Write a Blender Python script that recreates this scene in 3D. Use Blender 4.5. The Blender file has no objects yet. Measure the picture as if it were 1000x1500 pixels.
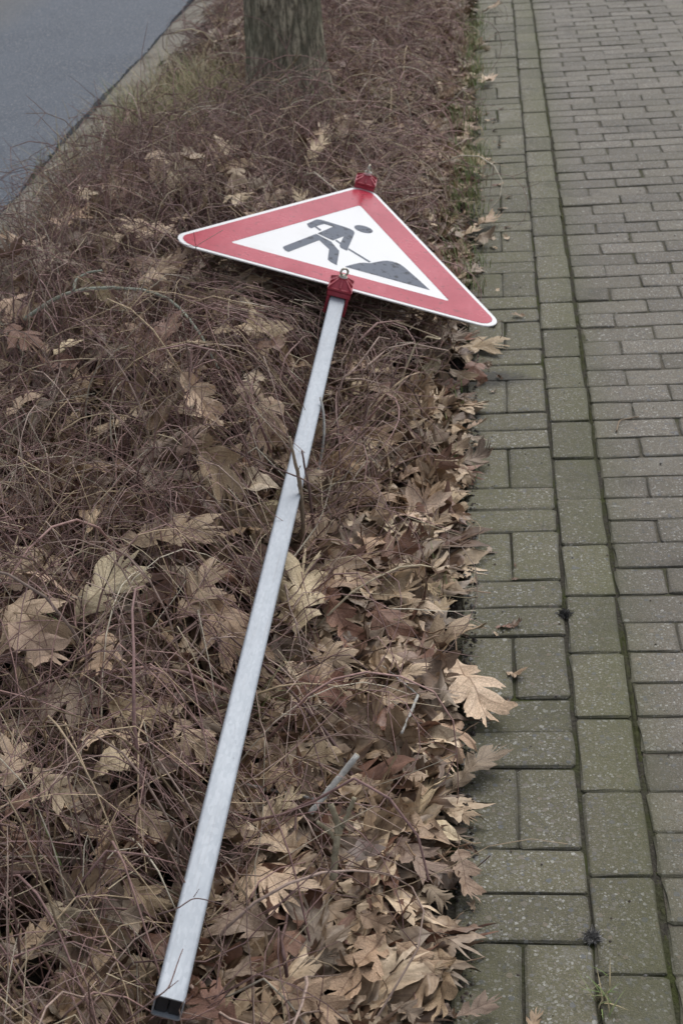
import bpy, bmesh, math
import numpy as np
from mathutils import Matrix, Vector
R = math.radians
rng = np.random.default_rng(11)
scene = bpy.context.scene
COL = scene.collection

# ------------------------------------------------------------------ camera
F_PX, PITCH, YAW, ROLL = 2190.0, 0.501649, -0.123169, -0.082533
CAM = np.array([0.08925, -1.64725, 1.65051])
_cp, _sp = math.cos(PITCH), math.sin(PITCH)
FWD = np.array([math.sin(YAW) * _cp, math.cos(YAW) * _cp, -_sp])
_r0 = np.array([math.cos(YAW), -math.sin(YAW), 0.0])
_u0 = np.cross(_r0, FWD)
RT = math.cos(ROLL) * _r0 + math.sin(ROLL) * _u0
UP = -math.sin(ROLL) * _r0 + math.cos(ROLL) * _u0
cd = bpy.data.cameras.new('camera')
cam = bpy.data.objects.new('camera', cd)
COL.objects.link(cam)
M = Matrix.Identity(4)
for i in range(3):
    M[i][0], M[i][1], M[i][2], M[i][3] = RT[i], UP[i], -FWD[i], CAM[i]
cam.matrix_world = M
cd.sensor_fit = 'VERTICAL'
cd.sensor_height = 36.0
cd.sensor_width = 24.0
cd.lens = F_PX / 1500 * 36
cd.clip_start, cd.clip_end = 0.05, 2000
cd.dof.use_dof = True
cd.dof.focus_distance = 2.55
cd.dof.aperture_fstop = 11.0
scene.camera = cam

# ------------------------------------------------------------------ light
SUN_EL, SUN_ROT = R(52), R(20)
world = bpy.data.worlds.new('World')
scene.world = world
world.use_nodes = True
wn = world.node_tree
wn.nodes.clear()
sky = wn.nodes.new('ShaderNodeTexSky')
sky.sky_type = 'NISHITA'
sky.sun_disc = False
sky.sun_elevation, sky.sun_rotation = SUN_EL, SUN_ROT
sky.air_density, sky.dust_density, sky.ozone_density = 1.0, 2.0, 1.0
hs = wn.nodes.new('ShaderNodeHueSaturation')      # a cloud-covered sky: most of the blue is gone
hs.inputs['Saturation'].default_value = 0.33
bg = wn.nodes.new('ShaderNodeBackground')
bg.inputs['Strength'].default_value = 0.15
wo = wn.nodes.new('ShaderNodeOutputWorld')
wn.links.new(sky.outputs[0], hs.inputs['Color'])
wn.links.new(hs.outputs[0], bg.inputs[0])
wn.links.new(bg.outputs[0], wo.inputs[0])
sd = bpy.data.lights.new('sun', 'SUN')
sd.energy = 1.3
sd.angle = R(32)
sd.color = (1.0, 0.97, 0.93)
sun = bpy.data.objects.new('sun', sd)
COL.objects.link(sun)
sdir = Vector((math.sin(SUN_ROT) * math.cos(SUN_EL), math.cos(SUN_ROT) * math.cos(SUN_EL), math.sin(SUN_EL)))
sun.rotation_euler = (-sdir).to_track_quat('-Z', 'Y').to_euler()
sun.location = (0, 0, 30)
vs = scene.view_settings
scene.display_settings.display_device = 'sRGB'
vs.view_transform = 'Standard'
vs.look = 'None'
vs.exposure = 0.20
vs.gamma = 1.0
vs.use_curve_mapping = False
scene.cycles.max_bounces = 6
scene.cycles.diffuse_bounces = 3
scene.cycles.glossy_bounces = 3
scene.cycles.transmission_bounces = 2
scene.cycles.use_denoising = True


# ------------------------------------------------------------------ helpers
def at(px, py, z=0.0):
    d = FWD + RT * (px - 500) / F_PX + UP * (750 - py) / F_PX
    return CAM + d * (z - CAM[2]) / d[2]


def proj(p):
    d = np.asarray(p) - CAM
    z = d @ FWD
    return np.stack([500 + F_PX * (d @ RT) / z, 750 - F_PX * (d @ UP) / z], -1), z


def link(name, mesh, mat=None, parent=None, loc=None):
    o = bpy.data.objects.new(name, mesh)
    COL.objects.link(o)
    if mat is not None and len(mesh.materials) == 0:
        mesh.materials.append(mat)
    if parent is not None:
        o.parent = parent
    if loc is not None:
        o.location = loc
    return o


def tag(o, label=None, cat=None, group=None, kind=None):
    if label: o['label'] = label
    if cat: o['category'] = cat
    if group: o['group'] = group
    if kind: o['kind'] = kind
    return o


def empty(name, loc=(0, 0, 0)):
    o = bpy.data.objects.new(name, None)
    COL.objects.link(o)
    o.location = loc
    o.empty_display_size = 0.05
    return o


def np_mesh(name, V, faces, smooth=True, attrs=None):
    """faces: list of (n,k) integer arrays, k the corner count"""
    me = bpy.data.meshes.new(name)
    V = np.ascontiguousarray(V, np.float32)
    me.vertices.add(len(V))
    me.vertices.foreach_set('co', V.ravel())
    loops = np.concatenate([np.asarray(f).ravel() for f in faces]).astype(np.int32)
    sizes = np.concatenate([np.full(len(f), np.asarray(f).shape[1]) for f in faces]).astype(np.int32)
    me.loops.add(len(loops))
    me.loops.foreach_set('vertex_index', loops)
    me.polygons.add(len(sizes))
    starts = np.concatenate([[0], np.cumsum(sizes)[:-1]]).astype(np.int32)
    me.polygons.foreach_set('loop_start', starts)
    me.polygons.foreach_set('use_smooth', np.full(len(sizes), smooth))
    for an, arr in (attrs or {}).items():
        arr = np.asarray(arr, np.float32)
        if arr.shape[1] == 4:
            a = me.attributes.new(an, 'FLOAT_COLOR', 'POINT')
            a.data.foreach_set('color', arr.ravel())
        else:
            a = me.attributes.new(an, 'FLOAT_VECTOR', 'POINT')
            a.data.foreach_set('vector', arr.ravel())
    me.update(calc_edges=True)
    me.validate()
    return me


def tubes(P, rad, sides=3, cols=None):
    """P (N,K,3) polylines, rad (N,K): returns verts, quads, per-vertex colours"""
    N, K, _ = P.shape
    T = np.gradient(P, axis=1)
    T /= np.linalg.norm(T, axis=2, keepdims=True) + 1e-9
    ref = np.zeros_like(T)
    ref[..., 0] = 0.31; ref[..., 1] = 0.17; ref[..., 2] = 0.93
    par = np.abs((T * ref).sum(2)) > 0.9
    ref[par] = (0.95, 0.3, 0.05)
    A = np.cross(T, ref); A /= np.linalg.norm(A, axis=2, keepdims=True) + 1e-9
    B = np.cross(T, A)
    an = np.arange(sides) * 2 * math.pi / sides
    ring = A[:, :, None, :] * np.cos(an)[None, None, :, None] + B[:, :, None, :] * np.sin(an)[None, None, :, None]
    V = P[:, :, None, :] + ring * rad[:, :, None, None]
    idx = np.arange(N * K * sides).reshape(N, K, sides)
    nx = np.roll(idx, -1, axis=2)
    Q = np.stack([idx[:, :-1], nx[:, :-1], nx[:, 1:], idx[:, 1:]], -1).reshape(-1, 4)
    C = None
    if cols is not None:
        C = np.repeat(cols.reshape(N, 1, -1), K * sides, axis=1).reshape(N * K * sides, -1)
    return V.reshape(-1, 3), Q, C


class Nd:
    """thin wrapper for building node materials"""
    def __init__(s, name):
        s.m = bpy.data.materials.new(name)
        s.m.use_nodes = True
        s.t = s.m.node_tree
        s.t.nodes.clear()
        s.out = s.n('ShaderNodeOutputMaterial')
        s.b = s.n('ShaderNodeBsdfPrincipled')
        s.l(s.b.outputs[0], s.out.inputs['Surface'])
    def n(s, ty, **kw):
        nd = s.t.nodes.new(ty)
        for k, v in kw.items(): setattr(nd, k, v)
        return nd
    def l(s, a, b): s.t.links.new(a, b)
    def set(s, sock, v):
        if hasattr(v, 'is_linked') or hasattr(v, 'links'): s.l(v, sock)
        else: sock.default_value = v
    def pos(s): return s.n('ShaderNodeNewGeometry').outputs['Position']
    def objco(s): return s.n('ShaderNodeTexCoord').outputs['Object']
    def mapv(s, v, scale=(1, 1, 1), loc=(0, 0, 0)):
        m = s.n('ShaderNodeMapping'); s.l(v, m.inputs[0])
        m.inputs['Scale'].default_value = scale; m.inputs['Location'].default_value = loc
        return m.outputs[0]
    def noise(s, v, scale, det=3, rough=0.55, col=False):
        nd = s.n('ShaderNodeTexNoise'); s.l(v, nd.inputs['Vector'])
        nd.inputs['Scale'].default_value = scale; nd.inputs['Detail'].default_value = det
        nd.inputs['Roughness'].default_value = rough
        return nd.outputs['Color' if col else 'Fac']
    def vor(s, v, scale, feat='F1', rnd=1.0):
        nd = s.n('ShaderNodeTexVoronoi', feature=feat); s.l(v, nd.inputs['Vector'])
        nd.inputs['Scale'].default_value = scale; nd.inputs['Randomness'].default_value = rnd
        return nd
    def ramp(s, fac, stops, interp='LINEAR'):
        nd = s.n('ShaderNodeValToRGB'); s.l(fac, nd.inputs[0])
        cr = nd.color_ramp; cr.interpolation = interp
        while len(cr.elements) < len(stops): cr.elements.new(0.5)
        for e, (p, c) in zip(cr.elements, stops):
            e.position = p
            e.color = (c, c, c, 1) if isinstance(c, (int, float)) else (*c, 1)
        return nd.outputs[0]
    def mix(s, f, a, b, mode='MIX'):
        nd = s.n('ShaderNodeMix', data_type='RGBA', blend_type=mode)
        s.set(nd.inputs[0], f)
        for sock, v in ((nd.inputs[6], a), (nd.inputs[7], b)):
            if isinstance(v, tuple): sock.default_value = (*v, 1) if len(v) == 3 else v
            else: s.l(v, sock)
        return nd.outputs[2]
    def math(s, op, a, b=0.0, c=None):
        nd = s.n('ShaderNodeMath', operation=op)
        s.set(nd.inputs[0], a); s.set(nd.inputs[1], b)
        if c is not None: s.set(nd.inputs[2], c)
        return nd.outputs[0]
    def bump(s, h, dist=0.002, strength=1.0, prev=None):
        nd = s.n('ShaderNodeBump'); s.l(h, nd.inputs['Height'])
        nd.inputs['Distance'].default_value = dist; nd.inputs['Strength'].default_value = strength
        if prev is not None: s.l(prev, nd.inputs['Normal'])
        return nd.outputs[0]
    def done(s, base, rough=0.8, nrm=None, spec=0.4, metal=0.0):
        if isinstance(base, tuple): s.b.inputs['Base Color'].default_value = (*base, 1)
        else: s.l(base, s.b.inputs['Base Color'])
        s.set(s.b.inputs['Roughness'], rough)
        s.b.inputs['Specular IOR Level'].default_value = spec
        s.b.inputs['Metallic'].default_value = metal
        if nrm is not None: s.l(nrm, s.b.inputs['Normal'])
        return s.m


# ------------------------------------------------------------------ materials
def mat_paver(name, base, mossc, moss_amt):
    k = Nd(name)
    p = k.pos()
    wv = k.n('ShaderNodeVectorMath', operation='MULTIPLY_ADD')
    k.l(k.noise(p, 210, 2, .6, col=True), wv.inputs[0]); wv.inputs[1].default_value = (.0055,) * 3; k.l(p, wv.inputs[2])
    wp = wv.outputs[0]
    v1 = k.vor(wp, 95); v2 = k.vor(wp, 190); v3 = k.vor(wp, 420)
    oi = k.n('ShaderNodeObjectInfo').outputs['Random']
    def stones(v, lo, hi, keep):
        sep = k.n('ShaderNodeSeparateColor'); k.l(v.outputs['Color'], sep.inputs[0])
        thr = k.math('MULTIPLY_ADD', sep.outputs[1], hi - lo, lo)
        inside = k.math('LESS_THAN', v.outputs['Distance'], thr)
        kept = k.math('LESS_THAN', sep.outputs[0], keep)
        return k.math('MULTIPLY', inside, kept), sep.outputs[2]
    m1, c1 = stones(v1, .22, .52, .42)
    m2, c2 = stones(v2, .25, .6, .60)
    m3, c3 = stones(v3, .25, .6, .6)
    pal = [(0, (.09, .095, .10)), (.2, (.22, .20, .17)), (.4, (.13, .14, .16)), (.55, (.26, .21, .16)),
           (.68, (.20, .20, .19)), (.85, (.38, .37, .34)), (1, (.50, .49, .46))]
    pal2 = [(0, (.07, .07, .07)), (.3, (.16, .15, .13)), (.55, (.24, .22, .19)), (.8, (.30, .29, .26)), (1, (.52, .51, .48))]
    big = k.noise(p, 5.5, 5, .65)
    mid = k.noise(p, 38, 4, .6)
    fine = k.noise(p, 420, 2, .6)
    col = k.mix(k.ramp(fine, [(.3, 0.0), (.7, 1.0)]), tuple(x * .66 for x in base), tuple(x * 1.3 for x in base))
    col = k.mix(k.math('MULTIPLY', m3, .55), col, k.ramp(c3, pal2))
    col = k.mix(k.math('MULTIPLY', m2, .72), col, k.ramp(c2, pal2))
    col = k.mix(k.math('MULTIPLY', m1, .8), col, k.ramp(c1, pal))
    # algae film, thicker in patches
    f = k.ramp(k.math('ADD', k.math('MULTIPLY', big, .7), k.math('MULTIPLY', mid, .3)), [(.36, 0.0), (.62, 1.0)])
    ow = k.ramp(k.math('FRACT', k.math('MULTIPLY', oi, 7.3)), [(0, .35), (1, 1.25)])
    col = k.mix(k.math('MULTIPLY', k.math('MULTIPLY', f, ow), moss_amt), col, k.mix(.45, mossc, col))
    # soil washed over some stones
    dirt = k.ramp(k.noise(k.mapv(p, loc=(7, 3, 0)), 3.1, 6, .7), [(.56, 0.0), (.72, 1.0)])
    col = k.mix(k.math('MULTIPLY', dirt, .7), col, (.055, .048, .04))
    pale = k.ramp(k.noise(k.mapv(p, loc=(1, 9, 0)), 2.3, 6, .7), [(.62, 0.0), (.74, 1.0)])
    col = k.mix(k.math('MULTIPLY', pale, .45), col, (.27, .26, .23))
    # one dark patch on the edging, its outline broken up by noise
    ds = k.n('ShaderNodeVectorMath', operation='DISTANCE'); k.l(k.mapv(p, (1, 1.7, 0)), ds.inputs[0]); ds.inputs[1].default_value = (.062, 2.06 * 1.7, 0)
    dk = k.ramp(k.math('ADD', ds.outputs['Value'], k.math('MULTIPLY', k.math('SUBTRACT', mid, .5), .12)), [(.05, .8), (.125, 0.0)])
    col = k.mix(dk, col, (.035, .033, .031))
    rim = k.n('ShaderNodeSeparateXYZ'); k.l(k.n('ShaderNodeAttribute', attribute_name='rim').outputs['Vector'], rim.inputs[0])
    rd = k.ramp(k.math('ADD', k.math('MULTIPLY', rim.outputs[0], .5), k.math('MULTIPLY', k.math('SUBTRACT', mid, .5), 1.1)), [(.22, 0.0), (.75, 1.0)])
    col = k.mix(k.math('MULTIPLY', rd, .55), col, (.062, .058, .044))
    # algae running up from the long joint between edging and path
    px_ = k.n('ShaderNodeSeparateXYZ'); k.l(p, px_.inputs[0])
    dj = k.math('ABSOLUTE', k.math('SUBTRACT', px_.outputs[0], .312))
    gj = k.ramp(k.math('ADD', dj, k.math('MULTIPLY', k.math('SUBTRACT', mid, .5), .09)), [(.0, .42), (.09, 0.0)])
    col = k.mix(gj, col, (.085, .088, .034))
    col = k.mix(.9, col, k.ramp(oi, [(0, .80), (.5, 1.0), (1, 1.15)]), 'MULTIPLY')
    h = k.math('ADD', k.math('MULTIPLY', fine, .5), k.math('MULTIPLY', k.math('ADD', m1, m2), .35))
    h = k.math('ADD', h, k.math('MULTIPLY', mid, .5))
    nrm = k.bump(h, .0030, .9)
    return k.done(col, .74, nrm, .35)


MAT = {}
MAT['paver_edge'] = mat_paver('mossy_concrete', (.134, .122, .077), (.092, .094, .034), .80)
MAT['paver_field'] = mat_paver('grey_concrete', (.158, .138, .110), (.122, .112, .066), .5)

k = Nd('joint_dirt')
p = k.pos()
n1 = k.noise(p, 160, 4, .7); n2 = k.noise(p, 9, 4, .6)
c = k.mix(k.ramp(n1, [(.3, 0.0), (.75, 1.0)]), (.030, .027, .022), (.110, .100, .078))
c = k.mix(k.ramp(n2, [(.45, 0.0), (.62, .85)]), c, (.060, .070, .022))
MAT['joint'] = k.done(c, .95, k.bump(n1, .006, 1), .15)

k = Nd('joint_sand')
p = k.pos()
n1 = k.noise(p, 190, 4, .7); n2 = k.noise(p, 7, 4, .6)
c = k.mix(k.ramp(n1, [(.3, 0.0), (.75, 1.0)]), (.085, .075, .060), (.185, .165, .13))
c = k.mix(k.ramp(n2, [(.45, 0.0), (.62, .8)]), c, (.070, .075, .035))
MAT['sand'] = k.done(c, .95, k.bump(n1, .005, 1), .15)

k = Nd('moss')
p = k.pos()
n1 = k.noise(p, 300, 3, .7); n2 = k.noise(p, 14, 4, .6)
c = k.mix(n1, (.040, .042, .018), (.105, .110, .050))
c = k.mix(k.ramp(n2, [(.4, 0.0), (.65, 1.0)]), c, (.075, .070, .052))
MAT['moss'] = k.done(c, .95, k.bump(n1, .004, 1), .1)

k = Nd('asphalt')
p = k.pos()
v = k.vor(p, 170); n1 = k.noise(p, 380, 2, .6); n2 = k.noise(p, 1.3, 5, .6)
vc = k.n('ShaderNodeSeparateColor'); k.l(v.outputs['Color'], vc.inputs[0])
c = k.ramp(vc.outputs[0], [(0, (.048, .060, .080)), (.75, (.092, .110, .142)), (.93, (.14, .152, .175)), (1, (.34, .34, .33))])
c = k.mix(k.ramp(n2, [(.35, 0.0), (.7, .5)]), c, (.120, .138, .170))
sx = k.n('ShaderNodeSeparateXYZ'); k.l(p, sx.inputs[0])
dust = k.math('ADD', k.math('MULTIPLY', sx.outputs[0], -1.0), k.math('MULTIPLY', n2, .5))
dustm = k.n('ShaderNodeMapRange'); k.l(dust, dustm.inputs[0])
dustm.inputs[1].default_value, dustm.inputs[2].default_value = 3.0, 3.5
c = k.mix(k.math('MULTIPLY', dustm.outputs[0], .75), c, (.13, .122, .108))
MAT['asphalt'] = k.done(c, .7, k.bump(k.math('ADD', v.outputs['Distance'], n1), .004, .9), .4)

k = Nd('verge_grit')
p = k.pos()
n1 = k.noise(p, 240, 4, .7); n2 = k.noise(p, 6, 5, .65)
c = k.mix(k.ramp(n1, [(.3, 0.0), (.7, 1.0)]), (.15, .136, .115), (.32, .295, .25))
c = k.mix(k.ramp(n2, [(.48, 0.0), (.66, .8)]), c, (.085, .068, .05))
MAT['verge'] = k.done(c, .9, k.bump(n1, .004, 1), .2)

k = Nd('soil')
p = k.pos()
n1 = k.noise(p, 130, 5, .75); n2 = k.noise(p, 12, 4, .6)
c = k.mix(k.ramp(n1, [(.3, 0.0), (.75, 1.0)]), (.012, .010, .008), (.060, .047, .036))
c = k.mix(k.ramp(n2, [(.5, 0.0), (.7, .6)]), c, (.075, .055, .038))
MAT['soil'] = k.done(c, .95, k.bump(n1, .012, 1), .15)

k = Nd('far_ground')
p = k.pos()
n1 = k.noise(p, 2.5, 8, .7)
MAT['ground'] = k.done(k.mix(n1, (.05, .05, .025), (.13, .11, .07)), .95, None, .1)


def mat_leaf(name, use_obj):
    k = Nd(name)
    if use_obj:
        base = k.n('ShaderNodeObjectInfo').outputs['Color']
        rnd = k.n('ShaderNodeObjectInfo').outputs['Random']
        co = k.objco()
        off = k.n('ShaderNodeVectorMath', operation='ADD')
        cmb = k.n('ShaderNodeCombineXYZ'); k.l(k.math('MULTIPLY', rnd, 37.0), cmb.inputs[0])
        k.l(co, off.inputs[0]); k.l(cmb.outputs[0], off.inputs[1])
        p = off.outputs[0]
    else:
        base = k.n('ShaderNodeAttribute', attribute_name='leafcol').outputs['Color']
        p = k.pos()
    vein = k.n('ShaderNodeAttribute', attribute_name='vein').outputs['Vector']
    sp = k.n('ShaderNodeSeparateXYZ'); k.l(vein, sp.inputs[0])
    t, s_, ph = sp.outputs
    a = k.math('ABSOLUTE', s_)
    midrib = k.math('LESS_THAN', a, .03)
    latw = k.math('MULTIPLY_ADD', a, -.045, .06)
    lat = k.math('LESS_THAN', ph, latw)
    n1 = k.noise(p, 55, 5, .65); n2 = k.noise(p, 260, 3, .6); n3 = k.noise(p, 18, 4, .6)
    col = k.mix(k.ramp(n1, [(.32, 0.0), (.68, 1.0)]), k.mix(1.0, base, (.62, .57, .52), 'MULTIPLY'), k.mix(1.0, base, (1.28, 1.26, 1.22), 'MULTIPLY'))
    col = k.mix(k.math('MULTIPLY', k.ramp(n2, [(.4, 0.0), (.7, 1.0)]), .3), col, k.mix(1.0, base, (.6, .55, .5), 'MULTIPLY'))
    spots = k.ramp(k.noise(k.mapv(p, loc=(3, 3, 3)), 90, 4, .7), [(.60, 0.0), (.68, 1.0)])
    col = k.mix(k.math('MULTIPLY', spots, .6), col, k.mix(1.0, base, (.38, .34, .32), 'MULTIPLY'))
    pal = k.ramp(n3, [(.58, 0.0), (.72, 1.0)])
    col = k.mix(k.math('MULTIPLY', pal, .35), col, (.30, .25, .17))
    col = k.mix(k.math('MULTIPLY', k.math('MAXIMUM', midrib, k.math('MULTIPLY', lat, .55)), .8), col, k.mix(1.0, base, (.46, .38, .33), 'MULTIPLY'))
    bf = k.n('ShaderNodeNewGeometry').outputs['Backfacing']
    col = k.mix(k.math('MULTIPLY', bf, .35), col, (.27, .23, .175))
    h = k.math('ADD', k.math('MULTIPLY', k.math('MAXIMUM', midrib, lat), .6), k.math('MULTIPLY', n1, 1.0))
    h = k.math('ADD', h, k.math('MULTIPLY', n2, .3))
    return k.done(col, k.ramp(n3, [(.3, .38), (.7, .62)]), k.bump(h, .0016, .8), .5)


MAT['leaf'] = mat_leaf('dry_oak_leaf', True)
MAT['leaf_stuff'] = mat_leaf('dry_leaf_litter', False)

k = Nd('twig_bark')
a = k.n('ShaderNodeAttribute', attribute_name='twigcol').outputs['Color']
n1 = k.noise(k.pos(), 90, 3, .6)
MAT['twig'] = k.done(k.mix(1.0, a, k.ramp(n1, [(.3, .7), (.7, 1.3)]), 'MULTIPLY'), .62, None, .35)


def mat_wood(name, c0, c1, sc=120, rough=.8):
    k = Nd(name)
    p = k.pos()
    n1 = k.noise(p, sc, 4, .65); n2 = k.noise(p, sc * .25, 3, .6)
    c = k.mix(k.ramp(n1, [(.3, 0.0), (.7, 1.0)]), c0, c1)
    c = k.mix(k.ramp(n2, [(.45, 0.0), (.7, .5)]), c, tuple(x * .5 for x in c0))
    return k.done(c, rough, k.bump(n1, .002, .9), .25)


MAT['stick_grey'] = mat_wood('pale_grey_bark', (.30, .29, .27), (.56, .55, .51))
MAT['stick_olive'] = mat_wood('olive_bark', (.24, .205, .14), (.42, .37, .26))
MAT['stick_lichen'] = mat_wood('lichen_bark', (.27, .29, .23), (.48, .50, .41))
MAT['stick_brown'] = mat_wood('brown_bark', (.20, .155, .11), (.36, .28, .20))
MAT['stick_purple'] = mat_wood('purple_bark', (.15, .098, .09), (.27, .185, .165))
MAT['cutwood'] = mat_wood('cut_wood', (.36, .30, .19), (.52, .45, .32))

k = Nd('oak_bark')
p = k.objco()
v = k.vor(k.mapv(p, (1, 1, .17)), 34, 'DISTANCE_TO_EDGE'); n1 = k.noise(k.mapv(p, (1, 1, .35)), 60, 5, .7); n2 = k.noise(p, 4.5, 5, .65)
e = k.ramp(v.outputs['Distance'], [(.0, .25), (.20, 1.0)])
c = k.mix(e, (.13, .112, .085), (.50, .44, .335))
c = k.mix(k.ramp(n1, [(.38, .8), (.58, 0.0)]), c, (.075, .066, .052))
c = k.mix(k.ramp(n2, [(.42, 0.0), (.62, .6)]), c, (.135, .140, .095))
MAT['bark'] = k.done(c, .9, k.bump(k.math('ADD', k.math('MULTIPLY', e, .8), n1), .012, 1), .2)

# ---- sign and pole
k = Nd('sign_white'); p = k.objco()
n = k.noise(p, 7, 6, .7)
MAT['white'] = k.done(k.mix(k.ramp(n, [(.55, 0.0), (.8, .35)]), (.80, .80, .80), (.60, .58, .54)), .28, None, .5)
k = Nd('sign_red'); p = k.objco()
n = k.noise(p, 5, 6, .7); d = k.noise(p, 46, 3, .6); d2 = k.noise(k.mapv(p, (1, .2, 1)), 30, 4, .6)
c = k.mix(k.ramp(n, [(.35, 0.0), (.7, 1.0)]), (.39, .014, .038), (.49, .040, .074))
c = k.mix(k.ramp(d2, [(.5, 0.0), (.75, .3)]), c, (.56, .11, .145))
c = k.mix(k.ramp(d, [(.61, 0.0), (.66, .75)]), c, (.22, .008, .022))
MAT['red'] = k.done(c, k.ramp(n, [(.3, .16), (.75, .34)]), None, .38)
k = Nd('sign_grey_film'); p = k.objco()
d = k.noise(p, 40, 4, .65); n = k.noise(p, 8, 4, .6)
c = k.mix(n, (.085, .102, .140), (.125, .145, .185))
c = k.mix(k.ramp(d, [(.55, 0.0), (.60, .85)]), c, (.018, .020, .028))
MAT['picto'] = k.done(c, .5, None, .2)
k = Nd('sign_back'); MAT['alu'] = k.done((.45, .46, .47), .45, None, .5, .8)
k = Nd('red_plastic'); p = k.objco(); n = k.noise(p, 60, 4, .6)
MAT['plastic'] = k.done(k.mix(n, (.26, .022, .036), (.43, .06, .085)), .42, None, .45)
k = Nd('zinc_bolt'); p = k.objco(); n = k.noise(p, 90, 3, .6)
MAT['bolt'] = k.done(k.mix(k.ramp(n, [(.45, 0.0), (.65, 1.0)]), (.55, .54, .50), (.30, .24, .13)), .4, None, .5, .75)
k = Nd('galvanised_steel'); p = k.objco()
v = k.vor(k.mapv(p, (1, .35, 1)), 260); n1 = k.noise(k.mapv(p, (1, .025, 1)), 210, 4, .65); n2 = k.noise(k.mapv(p, (1, .3, 1)), 16, 5, .65)
sp = k.n('ShaderNodeSeparateColor'); k.l(v.outputs['Color'], sp.inputs[0])
c = k.ramp(sp.outputs[0], [(0, (.335, .372, .415)), (1, (.405, .440, .482))])
c = k.mix(k.ramp(n2, [(.4, 0.0), (.7, .35)]), c, (.29, .315, .35))
c = k.mix(k.ramp(n1, [(.56, 0.0), (.70, .55)]), c, (.30, .31, .33))
scr = k.noise(k.mapv(p, (1, .5, 1), (4, 1, 0)), 70, 5, .7)
c = k.mix(k.ramp(scr, [(.66, 0.0), (.72, .6)]), c, (.20, .20, .20))
MAT['steel'] = k.done(c, k.ramp(n2, [(.3, .46), (.7, .54)]), k.bump(n1, .0004, .4), .45, .12)
k = Nd('black_plug'); p = k.objco(); n = k.noise(p, 70, 4, .6)
MAT['plug'] = k.done(k.mix(n, (.012, .014, .018), (.05, .055, .065)), .5, None, .4)

k = Nd('grass_blade')
a = k.n('ShaderNodeAttribute', attribute_name='twigcol').outputs['Color']
MAT['grass'] = k.done(a, .55, None, .35)

# ------------------------------------------------------------------ ground surfaces (setting)
P = 0.205          # 20 cm stones with their joint
X1, X2 = P, P * 1.5


def sheet(name, xs, ys, z, mat, kind='structure', zf=None):
    gx, gy = np.meshgrid(xs, ys)
    gz = np.full_like(gx, z) if zf is None else zf(gx, gy)
    V = np.stack([gx, gy, gz], -1).reshape(-1, 3)
    nx, ny = len(xs), len(ys)
    i = np.arange(nx * ny).reshape(ny, nx)
    Q = np.stack([i[:-1, :-1], i[:-1, 1:], i[1:, 1:], i[1:, :-1]], -1).reshape(-1, 4)
    o = link(name, np_mesh(name, V, [Q]), mat)
    return tag(o, kind=kind)


sheet('ground', np.linspace(-400, 400, 9), np.linspace(-400, 400, 9), -.16, MAT['ground'])

ROADX = -1.80


def bed_top(x, y):        # soil / litter bed surface
    x = np.asarray(x, float); y = np.asarray(y, float)
    r = np.clip(-x / .28, 0, 1); l = np.clip((x + 1.62) / .3, 0, 1)
    return -.008 + .043 * r ** 1.2 * l + .012 * np.sin(x * 9 + y * 3.1) * np.sin(y * 7.3 - x * 4) * r * l


def shrub_top(x, y):      # height the twigs reach
    x = np.asarray(x, float); y = np.asarray(y, float)
    s = np.clip(-x / .62, 0, 1)
    s = s * s * (3 - 2 * s)
    near = np.clip((y + .1) / 1.6, 0, 1)
    h = .045 + (.15 + .15 * near) * s
    h = h * np.clip((x + 1.59) / .45, .10, 1) * (1 - .42 * np.clip((y - 2.9) / 1.2, 0, 1))
    h = h * (1 + .22 * np.sin(x * 5.1 + 1.3 + y * 1.7) * np.sin(y * 3.3 + x * 2.2) + .12 * np.sin(y * 8.1) * np.sin(x * 11))
    g = np.exp(-(((x + 1.26) / .25) ** 2 + ((y - 4.75) / .6) ** 2))      # the grassy hollow beside the tree
    return np.maximum(h * (1 - .8 * g), .015)


ys = np.concatenate([np.arange(-1.2, 4, .03), np.arange(4, 60, .09)])
sheet('soil', np.arange(-1.66, 0.021, .03), ys, 0, MAT['soil'], zf=lambda x, y: bed_top(x, y) - .012 * (x > .005) + .006 * np.sin(x * 61 + y * 40) * np.sin(y * 53 - x * 30))
sheet('verge', np.concatenate([[ROADX - .006, ROADX + .006, ROADX + .014], np.linspace(ROADX + .05, -1.45, 9)]), np.arange(-1.2, 60, .12), 0, MAT['verge'], zf=lambda x, y: -.004 + .004 * np.sin(y * 5 + x * 9) - .022 * (x < ROADX + .008))
# asphalt carriageway with a ragged broken edge
yy = np.concatenate([np.arange(-1.5, 16, .02), np.arange(16, 80, .5), np.arange(-30, -1.5, .5)]); yy.sort()
edge = ROADX + .012 * np.sin(yy * 2.1) + .006 * np.sin(yy * 9.7 + 1) + rng.normal(0, .004, len(yy))
rowsx = [edge, edge - .005, edge - .2, np.full_like(yy, -3.2), np.full_like(yy, -8.0)]
rowsz = [-.055, -.002, .0, .0, -.02]
V = np.concatenate([np.stack([a, yy, np.full_like(yy, b)], 1) for a, b in zip(rowsx, rowsz)])
n = len(yy)
Q = np.concatenate([np.stack([np.arange(n - 1) + n * i, np.arange(1, n) + n * i, np.arange(1, n) + n * (i + 1), np.arange(n - 1) + n * (i + 1)], 1) for i in range(4)])
tag(link('road', np_mesh('road', V, [Q[:, ::-1]], smooth=False), MAT['asphalt']), kind='structure')

# the bed of dirt the stones sit in
sheet('joint_sand', np.arange(X2 + .012, 4.2, .3), np.arange(-1.2, 60, .6), -.0030, MAT['sand'])
sheet('joint_bed', np.arange(-.012, 4.2, .3), np.arange(-1.2, 60, .6), -.0048, MAT['joint'])


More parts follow.
